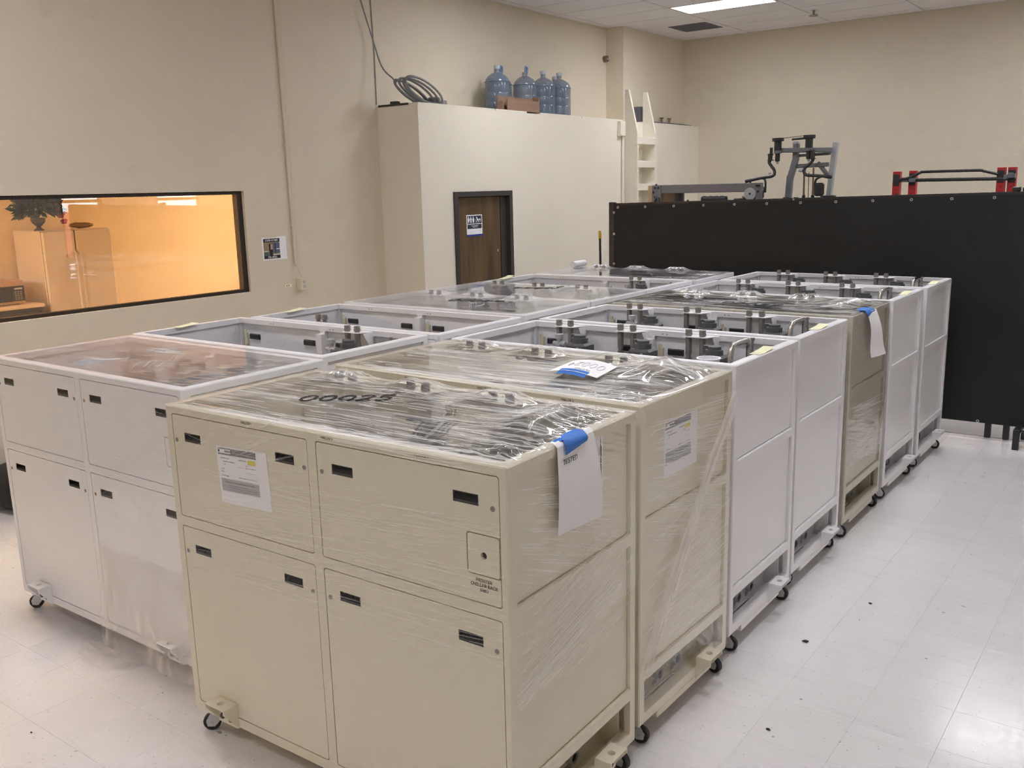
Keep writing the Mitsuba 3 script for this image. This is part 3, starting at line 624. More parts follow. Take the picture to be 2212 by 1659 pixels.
obj('pin', [cyl((-2.02, FYY - .16, 2.315), (-2.06, FYY - .16, 2.317), .016), mv(trimesh.creation.icosphere(1, .013), (-1.965, FYY - .13, 2.402))], 'gym_light', a)
obj('pad_bar', tube(smooth_path([(-1.80, FYY - .18, 2.25), (-1.855, FYY - .18, 2.225), (-1.872, FYY - .18, 2.18), (-1.872, FYY - .18, 2.10)], 6), .012, 8), 'black_metal', a, smooth=True)
obj('pad', cham(-1.872, FYY - .23, 2.042, -1.766, FYY - .17, 2.182, .02), 'rubber', a)
for x0, x1, z in ((-2.053, -2.057, 2.30), (-1.953, -1.955, 2.345)):
    obj('guide_rod', tube([(x0, FYY, .05), (x0, FYY, 2.03), (x1, FYY, z)], .010, 10), 'rust_rod', t, smooth=True)
    obj('bushing', cyl((x0, FYY, 1.98), (x0, FYY, 2.05), .018, 12), 'black_plastic', t)
obj('cable', tube([(-2.004, FYY, .3), (-2.004, FYY, 2.30)], .0035, 6), 'black_plastic', t, smooth=True)
obj('base_cover', [cham(-2.275, FYY - .05, 2.0, -2.20, FYY + .05, 2.035, .008), cham(-2.19, FYY - .05, 2.0, -2.125, FYY + .05, 2.03, .008), cham(-1.85, FYY - .06, 2.0, -1.70, FYY + .02, 2.045, .008)], 'black_plastic', t)

t = thing('power_rack', 'red power rack posts with black pull-up bars rising over the black screen', 'power rack')
RY = 8.6
posts = ((-1.149, RY, 2.28), (-.996, RY + .04, 2.285), (-.145, RY, 2.292), (-.052, RY + .04, 2.292))
for x, y, z in posts:
    pk = obj('post', cham(x - .038, y - .038, .01, x + .038, y + .038, z, .004), 'gym_red', t)
    obj('plate', cham(x - .032, y - .046, z - .15, x + .032, y - .036, z - .03, .003), 'black_metal', pk)
    obj('holes', [cyl((x, y - .0395, z - .19 - .05 * k), (x, y - .037, z - .19 - .05 * k), .006, 8) for k in range(8)], 'ink', pk)
obj('pull_up_bar', tube(smooth_path([(-1.10, RY - .05, 2.195), (-1.02, RY - .05, 2.21), (-.905, RY - .05, 2.262), (-.86, RY - .05, 2.268), (-.36, RY - .05, 2.268), (-.31, RY - .05, 2.262), (-.16, RY - .05, 2.222)], 6), .0145, 10), 'black_metal', t, smooth=True)
obj('straight_bar', tube([(-1.12, RY - .03, 2.185), (-.10, RY - .03, 2.180)], .0185, 10), 'black_metal', t, smooth=True)
obj('clamp', [cham(-1.02, RY - .06, 2.165, -.955, RY + .08, 2.21, .004), cham(-.085, RY - .05, 2.185, -.015, RY + .085, 2.235, .004), cham(-1.10, RY - .05, 2.17, -1.03, RY, 2.215, .006), cham(-.12, RY - .05, 2.17, -.08, RY + .05, 2.22, .004)], 'gym_grey', t)
obj('bolt', [cyl((x, RY - .06, z), (x, RY - .05, z), .012, 8) for x, z in ((-.957, 2.22), (-.957, 2.16), (-.02, 2.24), (-.088, 2.17), (-.015, 2.17))], 'black_plastic', t)
t = thing('rack_hook', 'black hook block on the screen frame beyond the red rack', 'hook')
obj('hook', [cham(.27, SY + .05, stop(.3), .33, SY + .1, stop(.3) + .038, .006), cham(.345, SY + .05, stop(.3), .40, SY + .1, stop(.3) + .034, .006)], 'black_plastic', t)

# black padded thing at the window wall
t = thing('duffel_bag', 'black bag on the floor at the window wall behind the wrapped white cabinet', 'bag')
b = trimesh.creation.icosphere(3, 1.0); q = b.vertices; q = np.sign(q) * np.abs(q) ** .55 * np.array([.24, .30, .165]); q += .012 * (meshkit.fbm(q * 6, 3)[:, None] - .5); q[:, 2] = np.maximum(q[:, 2], -.16)
obj('body', mv(trimesh.Trimesh(q, b.faces, process=False), (-5.22, 1.13, .165)), 'rubber', t, smooth=True)
obj('handle', tube(smooth_path([(-5.22, .95, .32), (-5.22, 1.03, .40), (-5.22, 1.2, .40), (-5.22, 1.3, .32)], 6), .014, 8), 'black_plastic', t, smooth=True)
# ------------------------------------------------------------------ chiller cabinets
CL, CW, CH, CZ = 1.649, 0.801, 1.4074, 0.098
DOORS = [(-1.607, .960, -.847, 1.374), (-.800, .960, -.029, 1.374), (-1.607, .146, -.847, .915), (-.800, .146, -.029, .915)]
HANDLES = [[-1.490, -.966], [-.680, -.155], [-1.490, -.967], [-.680, -.153]]
LOCKS = [[-1.590, -.866], [-.778, -.053], [-1.588, -.867], [-.778, -.052]]
def frame_mesh():
    f = cham(-CL, 0, CZ, 0, CW, CH, .005)
    f -= box(-CL + .044, .044, 0, -.044, CW - .044, 2)                     # hollow, open top
    for v0, v1 in ((-.1, .1), (CW - .1, CW + .1)):
        for (a, b, c, d) in DOORS:
            f -= rprism(a - .003, b - .003, c + .003, d + .003, .010, v0, v1)
    for (a, b, c, d) in ((.040, .953, .759, 1.374), (.040, .330, .759, .911), (.040, .145, .759, .286)):
        f -= rprism(a, b, c, d, .004, -.2, CL + .2).rotate([0, 0, 90])        # end openings: v becomes y
    f += cham(-.044, .150, .068, -.0005, .650, CZ + .004, .003) + cham(-CL + .0005, .150, .068, -CL + .044, .650, CZ + .004, .003)
    # inner ledges and mid posts carrying doors
    f += box(-.846, .044, .100, -.801, .075, 1.36) + box(-.846, CW - .075, .100, -.801, CW - .044, 1.36)
    return f
def door_mesh(a, b, c, d, hs, notch=False, holes=True):
    m = rprism(a + .0005, b + .001, c - .0005, d - .001, .008, .0008, .020)
    if holes:
        for h in hs: m -= box(h - .049, -.1, hz(d) - .018, h + .049, .1, hz(d) + .018)
    if notch: m -= rprism(-.1575, 1.048, 0.05, 1.184, .010, -.1, .1)
    return m
def hz(d): return 1.289 if d > 1 else .829
def handle_mesh():
    "recessed pull: open black cup with a finger lip, chamfered back"
    m = m3.Manifold.hull_points(np.array([(x * sx, y, z * sz) for sx in (-1, 1) for sz in (-1, 1) for x, z, y in ((.0488, .0178, .0012), (.0488, .0178, .022), (.044, .013, .034))]))
    m -= m3.Manifold.hull_points(np.array([(x * sx, y, z) for sx in (-1, 1) for x, z, y in ((.0455, .0145, -.01), (.0455, -.0145, -.01), (.0455, .0145, .024), (.0455, .004, .027))]))
    return m
P = {}
P['frame'] = ply(tm(frame_mesh()), None)
for i, D in enumerate(DOORS):
    P[f'door{i}'] = ply(tm(door_mesh(*D, HANDLES[i], notch=(i == 1))), None)
    P[f'plain{i}'] = ply(tm(door_mesh(*D, [], holes=False)), None)
    back = door_mesh(*D, HANDLES[i]).mirror([0, 1, 0]).translate([0, CW, 0])
    P[f'back{i}'] = ply(tm(back), None)
P['handle'] = ply(tm(handle_mesh()), None)
P['handle_back'] = ply(tm(handle_mesh().mirror([0, 1, 0])), None)
P['lock'] = ply(tm(cyl((0, -.0015, 0), (0, .02, 0), .0085, 18) - box(-.0065, -.01, -.0012, .0065, -.0004, .0012)), None)
P['lock_back'] = ply(tm([tube([(.012 * math.cos(a), -.028, .012 * math.sin(a)) for a in np.linspace(0, 5.2, 14)], .0022, 6), cham(-.008, -.024, -.01, .008, 0, .01, .003)]), None)
P['emo'] = ply(tm(rprism(-.153, 1.052, -.0335, 1.1795, .008, .0008, .018) - cyl((-.092, -.1, 1.115), (-.092, .1, 1.115), .0115, 20)), None)
P['emo_back'] = ply(tm(cyl((-.092, .010, 1.115), (-.092, .022, 1.115), .016, 20)), None)
P['end_up'] = ply(tm(cham(-.030, .043, .956, -.014, .756, 1.371, .002)), None)
P['end_lo'] = ply(tm(cham(-.030, .043, .333, -.014, .756, .908, .002)), None)
P['far_up'] = ply(tm(cham(-CL + .009, .043, .956, -CL + .024, .756, 1.371, .002)), None)
P['far_lo'] = ply(tm(cham(-CL + .009, .043, .148, -CL + .024, .756, .908, .002)), None)
P['bay'] = ply(tm(box(-.136, .0445, .074, -.124, CW - .0445, .34) + box(-.13, .0445, .33, -.0445, CW - .0445, .34) + box(-.13, CW - .056, .074, -.046, CW - .0445, .335) + box(-.13, .0445, .074, -.046, .056, .335)), None)
tray = box(-.13, .0445, .066, -.0445, CW - .0445, .074) - XS(((-.112, .13), (-.085, .13), (-.085, .50), (-.112, .50))).offset(.006, m3.JoinType.Round, 2, 12).extrude(.3)
P['base'] = ply(tm(box(-CL + .0445, .0445, .100, -.136, CW - .0445, .106)), None)
P['tray'] = ply(tm(tray), None)
P['deck'] = ply(tm(box(-CL + .046, .046, .50, -.046, CW - .046, .512)), None)
P['connector'] = ply(tm(cyl((-.124, 0, 0), (-.100, 0, 0), .026, 20) - cyl((-.115, 0, 0), (-.05, 0, 0), .019, 18)), None, smooth=40)
P['connector_core'] = ply(tm(cyl((-.122, 0, 0), (-.106, 0, 0), .015, 14)), None, smooth=40)
P['print'] = ply(tm([box(-.1239, y, z, -.1235, y + w, z + .005) for y, z, w in ((-.03, -.034, .055), (-.03, -.043, .045), (-.025, -.052, .030))]), None)
P['tray_bolt'] = ply(tm([hexa((0, 0, 0), .010, .011), cyl((0, 0, 0), (0, 0, .004), .015, 14)]), None)
def bracket():
    "angle bracket projecting along -y from a face at y=0, x along the face"
    w, dp, zt, zb, th = .120, .068, .206, .099, .006
    m = cham(-w / 2, -dp, zt - th, w / 2, .0, zt, .002) - cyl((0, -dp * .52, 0), (0, -dp * .52, 1), .0150, 20)
    tri = XS(([(0, zb), (0, zt - .001), (-dp, zt - .001), (-dp, zt - .020)]))
    for x in (-w / 2, w / 2 - th):
        g = tri.extrude(th).rotate([90, 0, 90]).translate([x, 0, 0]); m += g
    m += box(-w / 2, -.007, zb, w / 2, .0, zt - .001)
    return m
bt = tm(bracket())
P['bracket_front'] = ply(bt, None)
be = bt.copy(); be.apply_transform(trimesh.transformations.rotation_matrix(math.pi / 2, [0, 0, 1])); P['bracket_end'] = ply(be, None)
bb = tm([hexa((x, 0, 0), .014, .012) for x in (-.022, .030)]); bb.apply_transform(trimesh.transformations.rotation_matrix(math.pi / 2, [1, 0, 0])); bb.apply_translation([0, -.007, .135]); P['bracket_bolts'] = ply(bb, None)
be = bb.copy(); be.apply_transform(trimesh.transformations.rotation_matrix(math.pi / 2, [0, 0, 1])); P['bracket_bolts_end'] = ply(be, None)
# swivel caster: plate at the frame underside, wheel offset along +x
wheel = lathe([(0, -.014), (.020, -.014), (.022, -.012), (.0335, -.013), (.0365, -.009), (.0365, .009), (.0335, .013), (.022, .012), (.020, .014), (0, .014)], 28)
wheel.apply_transform(trimesh.transformations.rotation_matrix(math.pi / 2, [1, 0, 0])); wheel.apply_translation([.030, 0, .0365])
P['wheel'] = ply(wheel, None, smooth=35)
fk = XS(([(-.028, .089), (.026, .089), (.052, .048), (.047, .023), (.018, .020), (-.006, .046)]))
fork = [fk.extrude(.0035).rotate([90, 0, 0]).translate([0, y, 0]) for y in (-.0165, .020)] + [box(-.022, -.020, .076, .022, .020, .082), cyl((0, 0, .080), (0, 0, .090), .024, 20), cyl((.030, -.024, .0365), (.030, .024, .0365), .006, 10)]
P['fork'] = ply(tm(fork), None, smooth=30)
P['plate'] = ply(tm(cham(-.038, -.033, .089, .038, .033, .0985, .002)), None)
# pipe fittings standing on a small gusset plate from the back wall
def fitting_mesh():
    parts = [hexa((0, 0, 1.408), .014, .021), cyl((0, 0, 1.420), (0, 0, 1.437), .018, 14), cyl((0, 0, 1.402), (0, 0, 1.41), .0155, 14),
             cyl((0, 0, .9), (0, 0, 1.402), .0125, 12), hexa((0, 0, 1.372), .022, .0185), hexa((0, 0, 1.318), .020, .019), cyl((0, 0, 1.30), (0, 0, 1.372), .0165, 14), hexa((0, 0, 1.262), .022, .020), cyl((0, 0, 1.225), (0, 0, 1.262), .018, 14), hexa((0, 0, 1.19), .022, .02)]
    return tm(parts)
P['fitting'] = ply(fitting_mesh(), None, smooth=30)
gp = tm([XS(([(-.022, .668), (.110, .668), (.150, .757), (-.022, .757)])).extrude(.0035).translate([0, 0, 1.3985]),
         XS(([(.0, 1.400), (.0, 1.27), (-.083, 1.400)])).extrude(.003).rotate([90, 0, 90]).translate([.148, .757, 0])])
P['gusset'] = ply(gp, None)
pm = [cham(-.063, -.06, 1.20, .063, .06, 1.345, .012), cyl((0, 0, 1.34), (0, 0, 1.372), .048, 8), cyl((0, 0, 1.372), (0, 0, 1.388), .034, 18), cyl((-.063, .02, 1.30), (-.082, .02, 1.30), .012), cyl((0, 0, 1.0), (0, 0, 1.2), .05, 20),
      cyl((.07, -.02, 1.215), (.07, -.02, 1.27), .016, 12), cyl((-.055, .03, 1.35), (-.055, .03, 1.385), .018, 14)]
P['pump'] = ply(tm(pm), None, smooth=30)
P['pump_tag'] = ply(tm([box(-.045, -.0608, 1.30, -.018, -.0602, 1.322), box(.015, -.0608, 1.305, .03, -.0602, 1.328), box(-.02, -.0608, 1.21, -.008, -.0602, 1.235), box(.022, -.0608, 1.21, .034, -.0602, 1.235)]), None)
P['valve'] = ply(tm([cyl((0, 0, 1.15), (0, 0, 1.36), .014, 12), hexa((0, 0, 1.30), .03, .028), cyl((-.04, 0, 1.33), (.04, 0, 1.33), .014, 12), cyl((0, 0, 1.36), (0, 0, 1.385), .024, 14)]), None, smooth=30)
P['u_pipe'] = ply(tube(smooth_path([(-.205, .415, .9), (-.205, .415, 1.30), (-.205, .42, 1.375), (-.205, .437, 1.405), (-.205, .47, 1.418), (-.205, .60, 1.418), (-.205, .632, 1.405), (-.205, .648, 1.375), (-.205, .65, 1.30), (-.205, .65, .9)], 8), .0145, 12), None, smooth=True)
P['thin_riser'] = ply(tm([cyl((-.205, .70, .9), (-.205, .70, 1.415), .007, 10), hexa((-.205, .70, 1.33), .02, .011), cyl((-.205, .70, 1.405), (-.205, .70, 1.418), .011, 10)]), None, smooth=30)
P['cup'] = ply(lathe([(0, 1.20), (.045, 1.20), (.055, 1.36), (.060, 1.362), (.060, 1.366), (.051, 1.366), (.042, 1.205), (0, 1.205)], 28), None, smooth=35)
P['module'] = ply(tm([cham(-.17, .10, .512, .17, .66, 1.02, .012)] + [box(-.165 + .022 * k, .115, 1.02, -.155 + .022 * k, .645, 1.05) for k in range(15)]), None)
P['latch'] = ply(tm([cham(-.014, -.012, -.06, .004, 0, .06, .002), cham(.006, -.02, -.035, .02, 0, .045, .003)]), None)
P['frame_holes'] = ply(tm([cyl((x, y, CH - .018), (x, y + .0006, CH - .018), .004, 8) for x in (-1.30, -1.275, -.75, -.725) for y in (CW - .0446,)]), None)
fs = tm([cyl((0, 0, 1.37), (0, 0, 1.375), .035, 20), hexa((0, 0, 1.375), .012, .012), cyl((0, 0, 1.387), (0, 0, 1.40), .010, 10), cyl((0, 0, 1.05), (0, 0, 1.37), .009, 10)])
P['single'] = ply(fs, None, smooth=30)

def lpl(o, a): return T().translate([o[0], o[1], 0]).rotate([0, 0, 1], a)
def cabinet(label, paint, o, ang, group, fits=(-1.40, -.985, -.565), pumps=(-1.15, -.75, -.34), single=None, frontpair=None, upipe=True, front_open=False, end_bracket=True, front_brackets=(), casters=((-.075, .052, 0), (-.075, .742, 0)), text_front=False, cup=False, fv=None):
    t = thing('chiller_cabinet', label, 'cabinet', group)
    w = lpl(o, ang)
    def put(name, mesh, mat, par=None, d=None, lab=None):
        return obj(name, P[mesh] if isinstance(mesh, str) else mesh, mat, par or t, world=w if d is None else w @ T().translate(list(d)), label=lab)
    put('frame', 'frame', paint)
    for i in range(4):
        dk = put('door', f'door{i}' if front_open else f'plain{i}', paint)
        if front_open:
            for h in HANDLES[i]: put('handle', 'handle', 'black_plastic', dk, (h, 0, hz(DOORS[i][3])), 'black recessed pull')
            for h in LOCKS[i]: put('lock', 'lock', 'fitting', dk, (h, .001, hz(DOORS[i][3]) - .017))
    if front_open:
        e = put('switch_cover', 'emo', paint); put('dark_hole', 'emo_back', 'ink', e)
    for i in range(4):
        dk = put('rear_door', f'back{i}' if i < 2 else f'plain{i}', paint, None, None if i < 2 else (0, CW - .021, 0))
        if i < 2:
            for h in HANDLES[i]: put('handle', 'handle_back', 'black_plastic', dk, (h, CW, hz(DOORS[i][3])), 'black recessed pull')
            put('lock', 'lock_back', 'zinc', dk, (LOCKS[i][1], CW - .02, 1.26))
            put('latch', 'latch', 'ivory', dk, (DOORS[i][0] + .03, CW - .021, 1.27))
    put('end_panel', 'end_up', paint); put('end_panel', 'end_lo', paint)
    put('far_panel', 'far_up', paint); put('far_panel', 'far_lo', paint)
    by = put('connection_bay', 'bay', paint)
    put('tray', 'tray', paint); put('base_plate', 'base', paint)
    for y in (.20, .36, .52):
        put('connector', 'connector', 'zinc', by, (0, y, .138)); put('connector_core', 'connector_core', 'rubber', by, (0, y, .138))
        put('print', 'print', 'ink_grey', by, (0, y, .138))
    for y in (.09, .40, .66): put('tray_bolt', 'tray_bolt', 'black_plastic', None, (-.066, y, .074))
    put('deck', 'deck', paint)
    put('frame_holes', 'frame_holes', 'ink_grey')
    for u in (-1.30, -.85, -.42): put('chiller_module', 'module', 'module_grey', None, (u, 0, 0))
    V = (fv or {})
    for u in fits:
        g = put('pipe_bracket', 'gusset', paint, None, (u, 0, 0))
        for du in (0, .08): put('fitting', 'fitting', 'fitting', None, (u + du, .70, 0), None)
    for k, u in enumerate(pumps):
        p = put('pump', 'pump', 'pump_grey', None, (u, .53, 0)); put('pump_label', 'pump_tag', 'ink_light', p, (u, .53, 0))
        if k == 0: put('valve', 'valve', 'zinc', None, (u - .13, .52, 0))
    if single is not None: put('gauge_post', 'single', 'fitting', None, (single, .66, 0))
    if frontpair is not None:
        for du in (0, .06): put('fitting', 'fitting', 'fitting', None, (frontpair + du, .14, 0))
    if upipe: put('curved_pipe', 'u_pipe', 'steel', None, None, 'bent stainless pipe'); put('riser', 'thin_riser', 'fitting')
    if cup: put('cup', 'cup', 'paper', None, (-.28, .33, 0), 'white round tub')
    if end_bracket:
        b = put('leveling_bracket', 'bracket_end', paint, None, (0, .552, -.014)); put('bolts', 'bracket_bolts_end', 'black_plastic', b, (0, .552, -.014))
    for u in front_brackets:
        b = put('leveling_bracket', 'bracket_front', paint, None, (u, 0, 0)); put('bolts', 'bracket_bolts', 'black_plastic', b, (u, 0, 0))
    for (u, v, r) in list(casters) + [(-1.57, .055, 222), (-1.57, .745, 170)]:
        wc = w @ T().translate([u, v, 0]).rotate([0, 0, 1], r)
        c = obj('caster', P['fork'], 'zinc', t, world=wc, label='zinc swivel caster')
        obj('wheel', P['wheel'], 'rubber', c, world=wc, label='black wheel'); obj('mount_plate', P['plate'], 'zinc', c, world=wc)
    if text_front:
        mm = []
        for n, u in ((1, -.324), (2, -.745), (3, -1.16)):
            obj('lettering', text(f'CHILLER {n}', .0085, ((u, -.0004, 1.3885), (1, 0, 0), (0, 0, 1)), .0004), 'ink', t, world=w)
        if front_open:
            for s_, z in (('PRINTER', 1.028), ('CHILLER RACK', 1.0125), ('EMO', .997)):
                obj('lettering', text(s_, .0105, ((-.0935, .0004, z), (1, 0, 0), (0, 0, 1)), .0006), 'ink', t, world=w)
    return t, w

# ---- stretch film
def nz(x, y, s=0): return meshkit.noise(np.stack([x, y, np.full_like(x, s * 7.3)], -1), s)
def film_top(amp, sag=.010, tents=(), clump=0.0, seed=0, rim=-.003):
    nu, nv = 400, 190
    U, V = np.meshgrid(np.linspace(-CL + rim, -rim, nu), np.linspace(rim, CW - rim, nv))
    d = np.minimum(np.minimum(U + CL, -U), np.minimum(V, CW - V)).clip(0)
    m = (d / .09).clip(0, 1); m = m * m * (3 - 2 * m)
    warp = .05 * nz(U * 2.0, V * 2.0, seed + 3) 
    a = nz(U * 2.2 + V * 2.4, (V + warp) * 42 - U * 4, seed)
    b = nz(U * 3.0 - V * 3.0, (V + warp) * 75 + U * 10, seed + 1)
    c = nz(U * 1.6, V * 7, seed + 2)
    r = np.abs(a - .5) * 2
    h = amp * ((1 - r) ** 3 * c * 1.6 + .55 * (b - .5) * c) 
    if clump:
        k = np.exp(-(((U + .10) / .22) ** 2)) + .75 * np.exp(-(((V - .07) / .09) ** 2)) * (U > -.9) + .5 * np.exp(-(((V - .74) / .06) ** 2))
        f = nz(U * 26 + 3 * nz(U * 6, V * 6, 9), V * 30, seed + 5) * .6 + nz(U * 60, V * 70, seed + 6) * .4
        h = h + clump * k * (f - .3)
    z = CH + .0035 + m * (h - sag * np.sin(math.pi * (U + CL) / CL).clip(0) * np.sin(math.pi * V / CW).clip(0)) + .0005 * (nz(U * 30, V * 30, 4) - .5)
    for tu, tv, th, tr in tents:
        q = np.sqrt((U - tu) ** 2 + (V - tv) ** 2)
        # radial folds running off a tent pole
        ang = np.arctan2(V - tv, U - tu)
        z = np.maximum(z, CH + .0035 + (d / .05).clip(0, 1) * (th * np.exp(-(q - .030).clip(0) / tr) * (1 + .10 * np.sin(ang * 9 + seed) * (q / tr).clip(0, 1))))
    return grid(np.stack([U, V, z], -1)), (U, V, z)
def film_side(axis, span, z0f, amp, z1=CH + .001, seed=0, off=.004, tilt=.25):
    nu, nv = 150, 260
    s = np.linspace(span[0], span[1], nu); t = np.linspace(0, 1, nv)
    S, Q = np.meshgrid(s, t); lo = z0f(S); Z = lo + (z1 - lo) * Q
    fan = (Z - .95) * tilt + .12 * (nz(S * 2, Z * 2, seed + 4) - .5)
    a = nz(S * 3.5, (Z + fan * S * 1.6) * 62, seed); b = nz(S * 5, (Z - fan * S) * 105, seed + 1); c = nz(S * 2.2, Z * 5, seed + 2)
    edge = ((S - span[0]) / .03).clip(0, 1) * ((span[1] - S) / .03).clip(0, 1) * ((z1 - Z) / .03).clip(0, 1)
    h = off + amp * edge * ((1 - np.abs(a - .5) * 2) ** 2 * c * 1.7 + .4 * b * c)
    if axis == 'end': Pm = np.stack([h, S, Z], -1)
    else: Pm = np.stack([S, -h, Z], -1)
    return grid(Pm if axis == 'end' else Pm)
def shift(mesh, d): q = mesh.copy(); q.apply_translation(d); return q
def film(t, w, top, haze, end=None, front=None, dz=-.0015):
    f = obj('stretch_film', top, 'film_clear' if haze == 'film_haze_top' else 'film_thin', t, smooth=True, world=w, label='clear crinkled stretch film over the top')
    obj('film_layer', shift(top, (0, 0, dz)), haze, f, smooth=True, world=w)
    if end is not None:
        obj('end_film', end, 'film_cling', t, smooth=True, world=w, label='clear stretch film on the end')
    if front is not None:
        obj('front_film', front, 'film_cling', t, smooth=True, world=w, label='clear stretch film on the door side')
    return f
def creases(t, w, axis, n, seed, reg, mat='film_crease', wid=(.0008, .0022), off=.0062, srf=None):
    "fine raised folds of the film: (s, z, slope, length, bend) drawn from reg(rng)"
    r = np.random.default_rng(seed); V = []; F = []
    for _ in range(n):
        s0, z0, sl, ln, bd = reg(r); k = 9; q = np.linspace(0, 1, k); wd = r.uniform(*wid) * np.sin(math.pi * (.06 + .88 * q)) ** .6
        ss = s0 + ln * q; zz = z0 + sl * ln * q + bd * ln * q * q
        dx, dz = np.gradient(ss), np.gradient(zz); L = np.hypot(dx, dz); nx, nz_ = -dz / L, dx / L
        b = len(V)
        for i in range(k):
            for e, h in ((-1, 0), (0, .0012), (1, 0)):
                a, c = ss[i] + nx[i] * wd[i] * e, zz[i] + nz_[i] * wd[i] * e
                if axis == 'end': V.append((off + h, a, c))
                elif axis == 'front': V.append((a, -off - h, c))
                else: V.append((a, c, zat(srf, a, c) + .0012 + h))
        for i in range(k - 1):
            for e in (0, 1):
                p = b + i * 3 + e; F += [[p, p + 3, p + 4], [p, p + 4, p + 1]]
    key = obj('film_folds', trimesh.Trimesh(np.array(V), np.array(F), process=False), mat, t, smooth=True, world=w)
    labels.setdefault(key, {})['kind'] = 'stuff'
    return key
def zat(srf, u, v):
    U, V, Z = srf; i = np.abs(V[:, 0] - v).argmin(); j = np.abs(U[0] - u).argmin(); return Z[max(i - 1, 0):i + 2, max(j - 1, 0):j + 2].max()
GL = {'0': [[(.5 + .42 * math.cos(a), .5 + .5 * math.sin(a)) for a in np.linspace(1.9, 1.9 + 6.6, 22)]],
      '2': [[(.08, .78), (.2, .95), (.5, 1.0), (.8, .88), (.82, .66), (.55, .38), (.12, .06), (.1, .02), (.5, .06), (.95, .02)]],
      '5': [[(.95, 1.0), (.5, .97), (.22, .95), (.17, .58), (.45, .62), (.78, .52), (.85, .28), (.6, .05), (.3, .0), (.05, .1)]],
      '7': [[(.05, .93), (.5, .97), (.92, .98), (.7, .55), (.45, .0)], [(.3, .5), (.8, .52)]],
      '4': [[(.55, 1.0), (.1, .42), (.85, .42)], [(.68, .8), (.62, .0)]],
      '~': [[(.0, .5), (.2, .9), (.35, .2), (.5, .8), (.65, .25), (.8, .75), (1.0, .4)]]}
def marker(parent, w, s, srf, o, ex, h, pitch, r=.0045, lean=.15, seed=2, name='marker_digits'):
    rr = np.random.default_rng(seed); ex = np.array(ex, float); ex /= np.linalg.norm(ex); ey = np.array([-ex[1], ex[0]])
    for i, ch in enumerate(s):
        st = []
        for line in GL[ch]:
            p2 = []
            for x, y in line:
                p = np.array(o) + ex * (i * pitch + (x * .82 + lean * y) * pitch + rr.normal() * .0008) + ey * (y * h + rr.normal() * .0012)
                p2.append(p)
            q = smooth_path(np.column_stack([np.array(p2), np.zeros(len(p2))]), 5)
            q[:, 2] = [zat(srf, a, b) + .002 for a, b in q[:, :2]]
            k = tube(q, r, 6); k.vertices[:, 2] = q[:, 2].repeat(6).tolist() + [q[0, 2], q[-1, 2]] + (k.vertices[:, 2] - np.array(q[:, 2].repeat(6).tolist() + [q[0, 2], q[-1, 2]])) * .2
            st.append(k)
        obj(name, tm(st), 'ink', parent, smooth=True, world=w, label='black handwritten digit')

FITT = [(u + du, .70, .036, .05) for u in (-1.40, -.985, -.565) for du in (0, .08)]
UT = [(-.205, v, .030, .06) for v in (.44, .49, .54, .59, .64)] + [(-.205, .70, .016, .03)]
RIGHT, LEFT = 'chiller cabinets in the aisle row', 'chiller cabinets in the window row'
CASTER_TURN = ((-.055, .052, 12), (-.055, .742, -10))
# --- aisle row, nearest first
tA, wA = cabinet('nearest cream chiller cabinet, film wrapped, 00025 on top, TESTED sheet on its end', 'paint_cream', (0, 0), .94, RIGHT, front_open=True, text_front=True, front_brackets=(-1.424,), casters=CASTER_TURN)
top, sA = film_top(.0052, .014, FITT + UT, clump=.020, seed=1)
fr = film_side('front', (-CL, .0), lambda S: .74 + .05 * np.sin(S * 5) - .07 * (S + CL), .0011, seed=21, tilt=.12)
en = film_side('end', (-.001, CW), lambda S: .60 + .21 * S, .0026, seed=22, tilt=.9)
fA = film(tA, wA, top, 'film_haze_top', en, fr)
marker(fA, wA, '00025', sA, (-1.215, .290), (.335, .195), .085, .077, .0062)
tB, wB = cabinet('second cream chiller cabinet, film wrapped, white sheet with blue tape lying on its top', 'paint_cream', (-.037, .875), -1.04, RIGHT, text_front=True, casters=CASTER_TURN)
top, sB = film_top(.0050, .016, FITT + UT + [(-.205, .56, .070, .14)], clump=.016, seed=2)
en = film_side('end', (-.001, CW), lambda S: .12 + .02 * np.sin(S * 20), .0026, seed=23, tilt=-.6)
fB = film(tB, wB, top, 'film_haze_top', en)
# twisted film rope across the end of B
rp = smooth_path([(.010, .800, 1.315), (.018, .70, 1.20), (.022, .56, 1.06), (.022, .44, .90), (.022, .31, .74), (.020, .20, .60), (.016, .10, .46), (.010, .035, .33)], 26)
def ribbon(path, wid, seed, n=22, ridge=.006):
    Pm = np.zeros((len(path), n, 3)); tl = np.linspace(0, 1, len(path))
    for j in range(n):
        q = j / (n - 1) - .5
        ww = np.interp(tl, [0, .12, .5, 1], [.25, .7, 1.0, 1.15]) * wid
        Pm[:, j, 0] = path[:, 0] + ridge * (.5 + .5 * np.sin(j * 2.1 + 6 * nz(tl * 4, np.full_like(tl, j * .3), seed))) * (1 - (2 * q) ** 4) 
        Pm[:, j, 1] = path[:, 1] + q * ww + .004 * (nz(tl * 9, np.full_like(tl, j * .2), seed + 1) - .5)
        Pm[:, j, 2] = path[:, 2]
    return grid(Pm)
obj('film_rope', ribbon(rp, .095, 5, 30, .010), 'film_haze_loose', tB, smooth=True, world=wB, label='gathered rope of stretch film')
tC, wC = cabinet('open white chiller cabinet right behind the cream one that carries the white sheet', 'paint_white', (-.051, 1.775), .03, RIGHT, cup=True, casters=((-.05, .06, 10), (-.05, .742, 5)))
tD, wD = cabinet('open white chiller cabinet in front of the wrapped 00027 cabinet', 'paint_white', (-.064, 2.632), -.14, RIGHT, casters=((-.07, .06, 60), (-.07, .735, 20)))
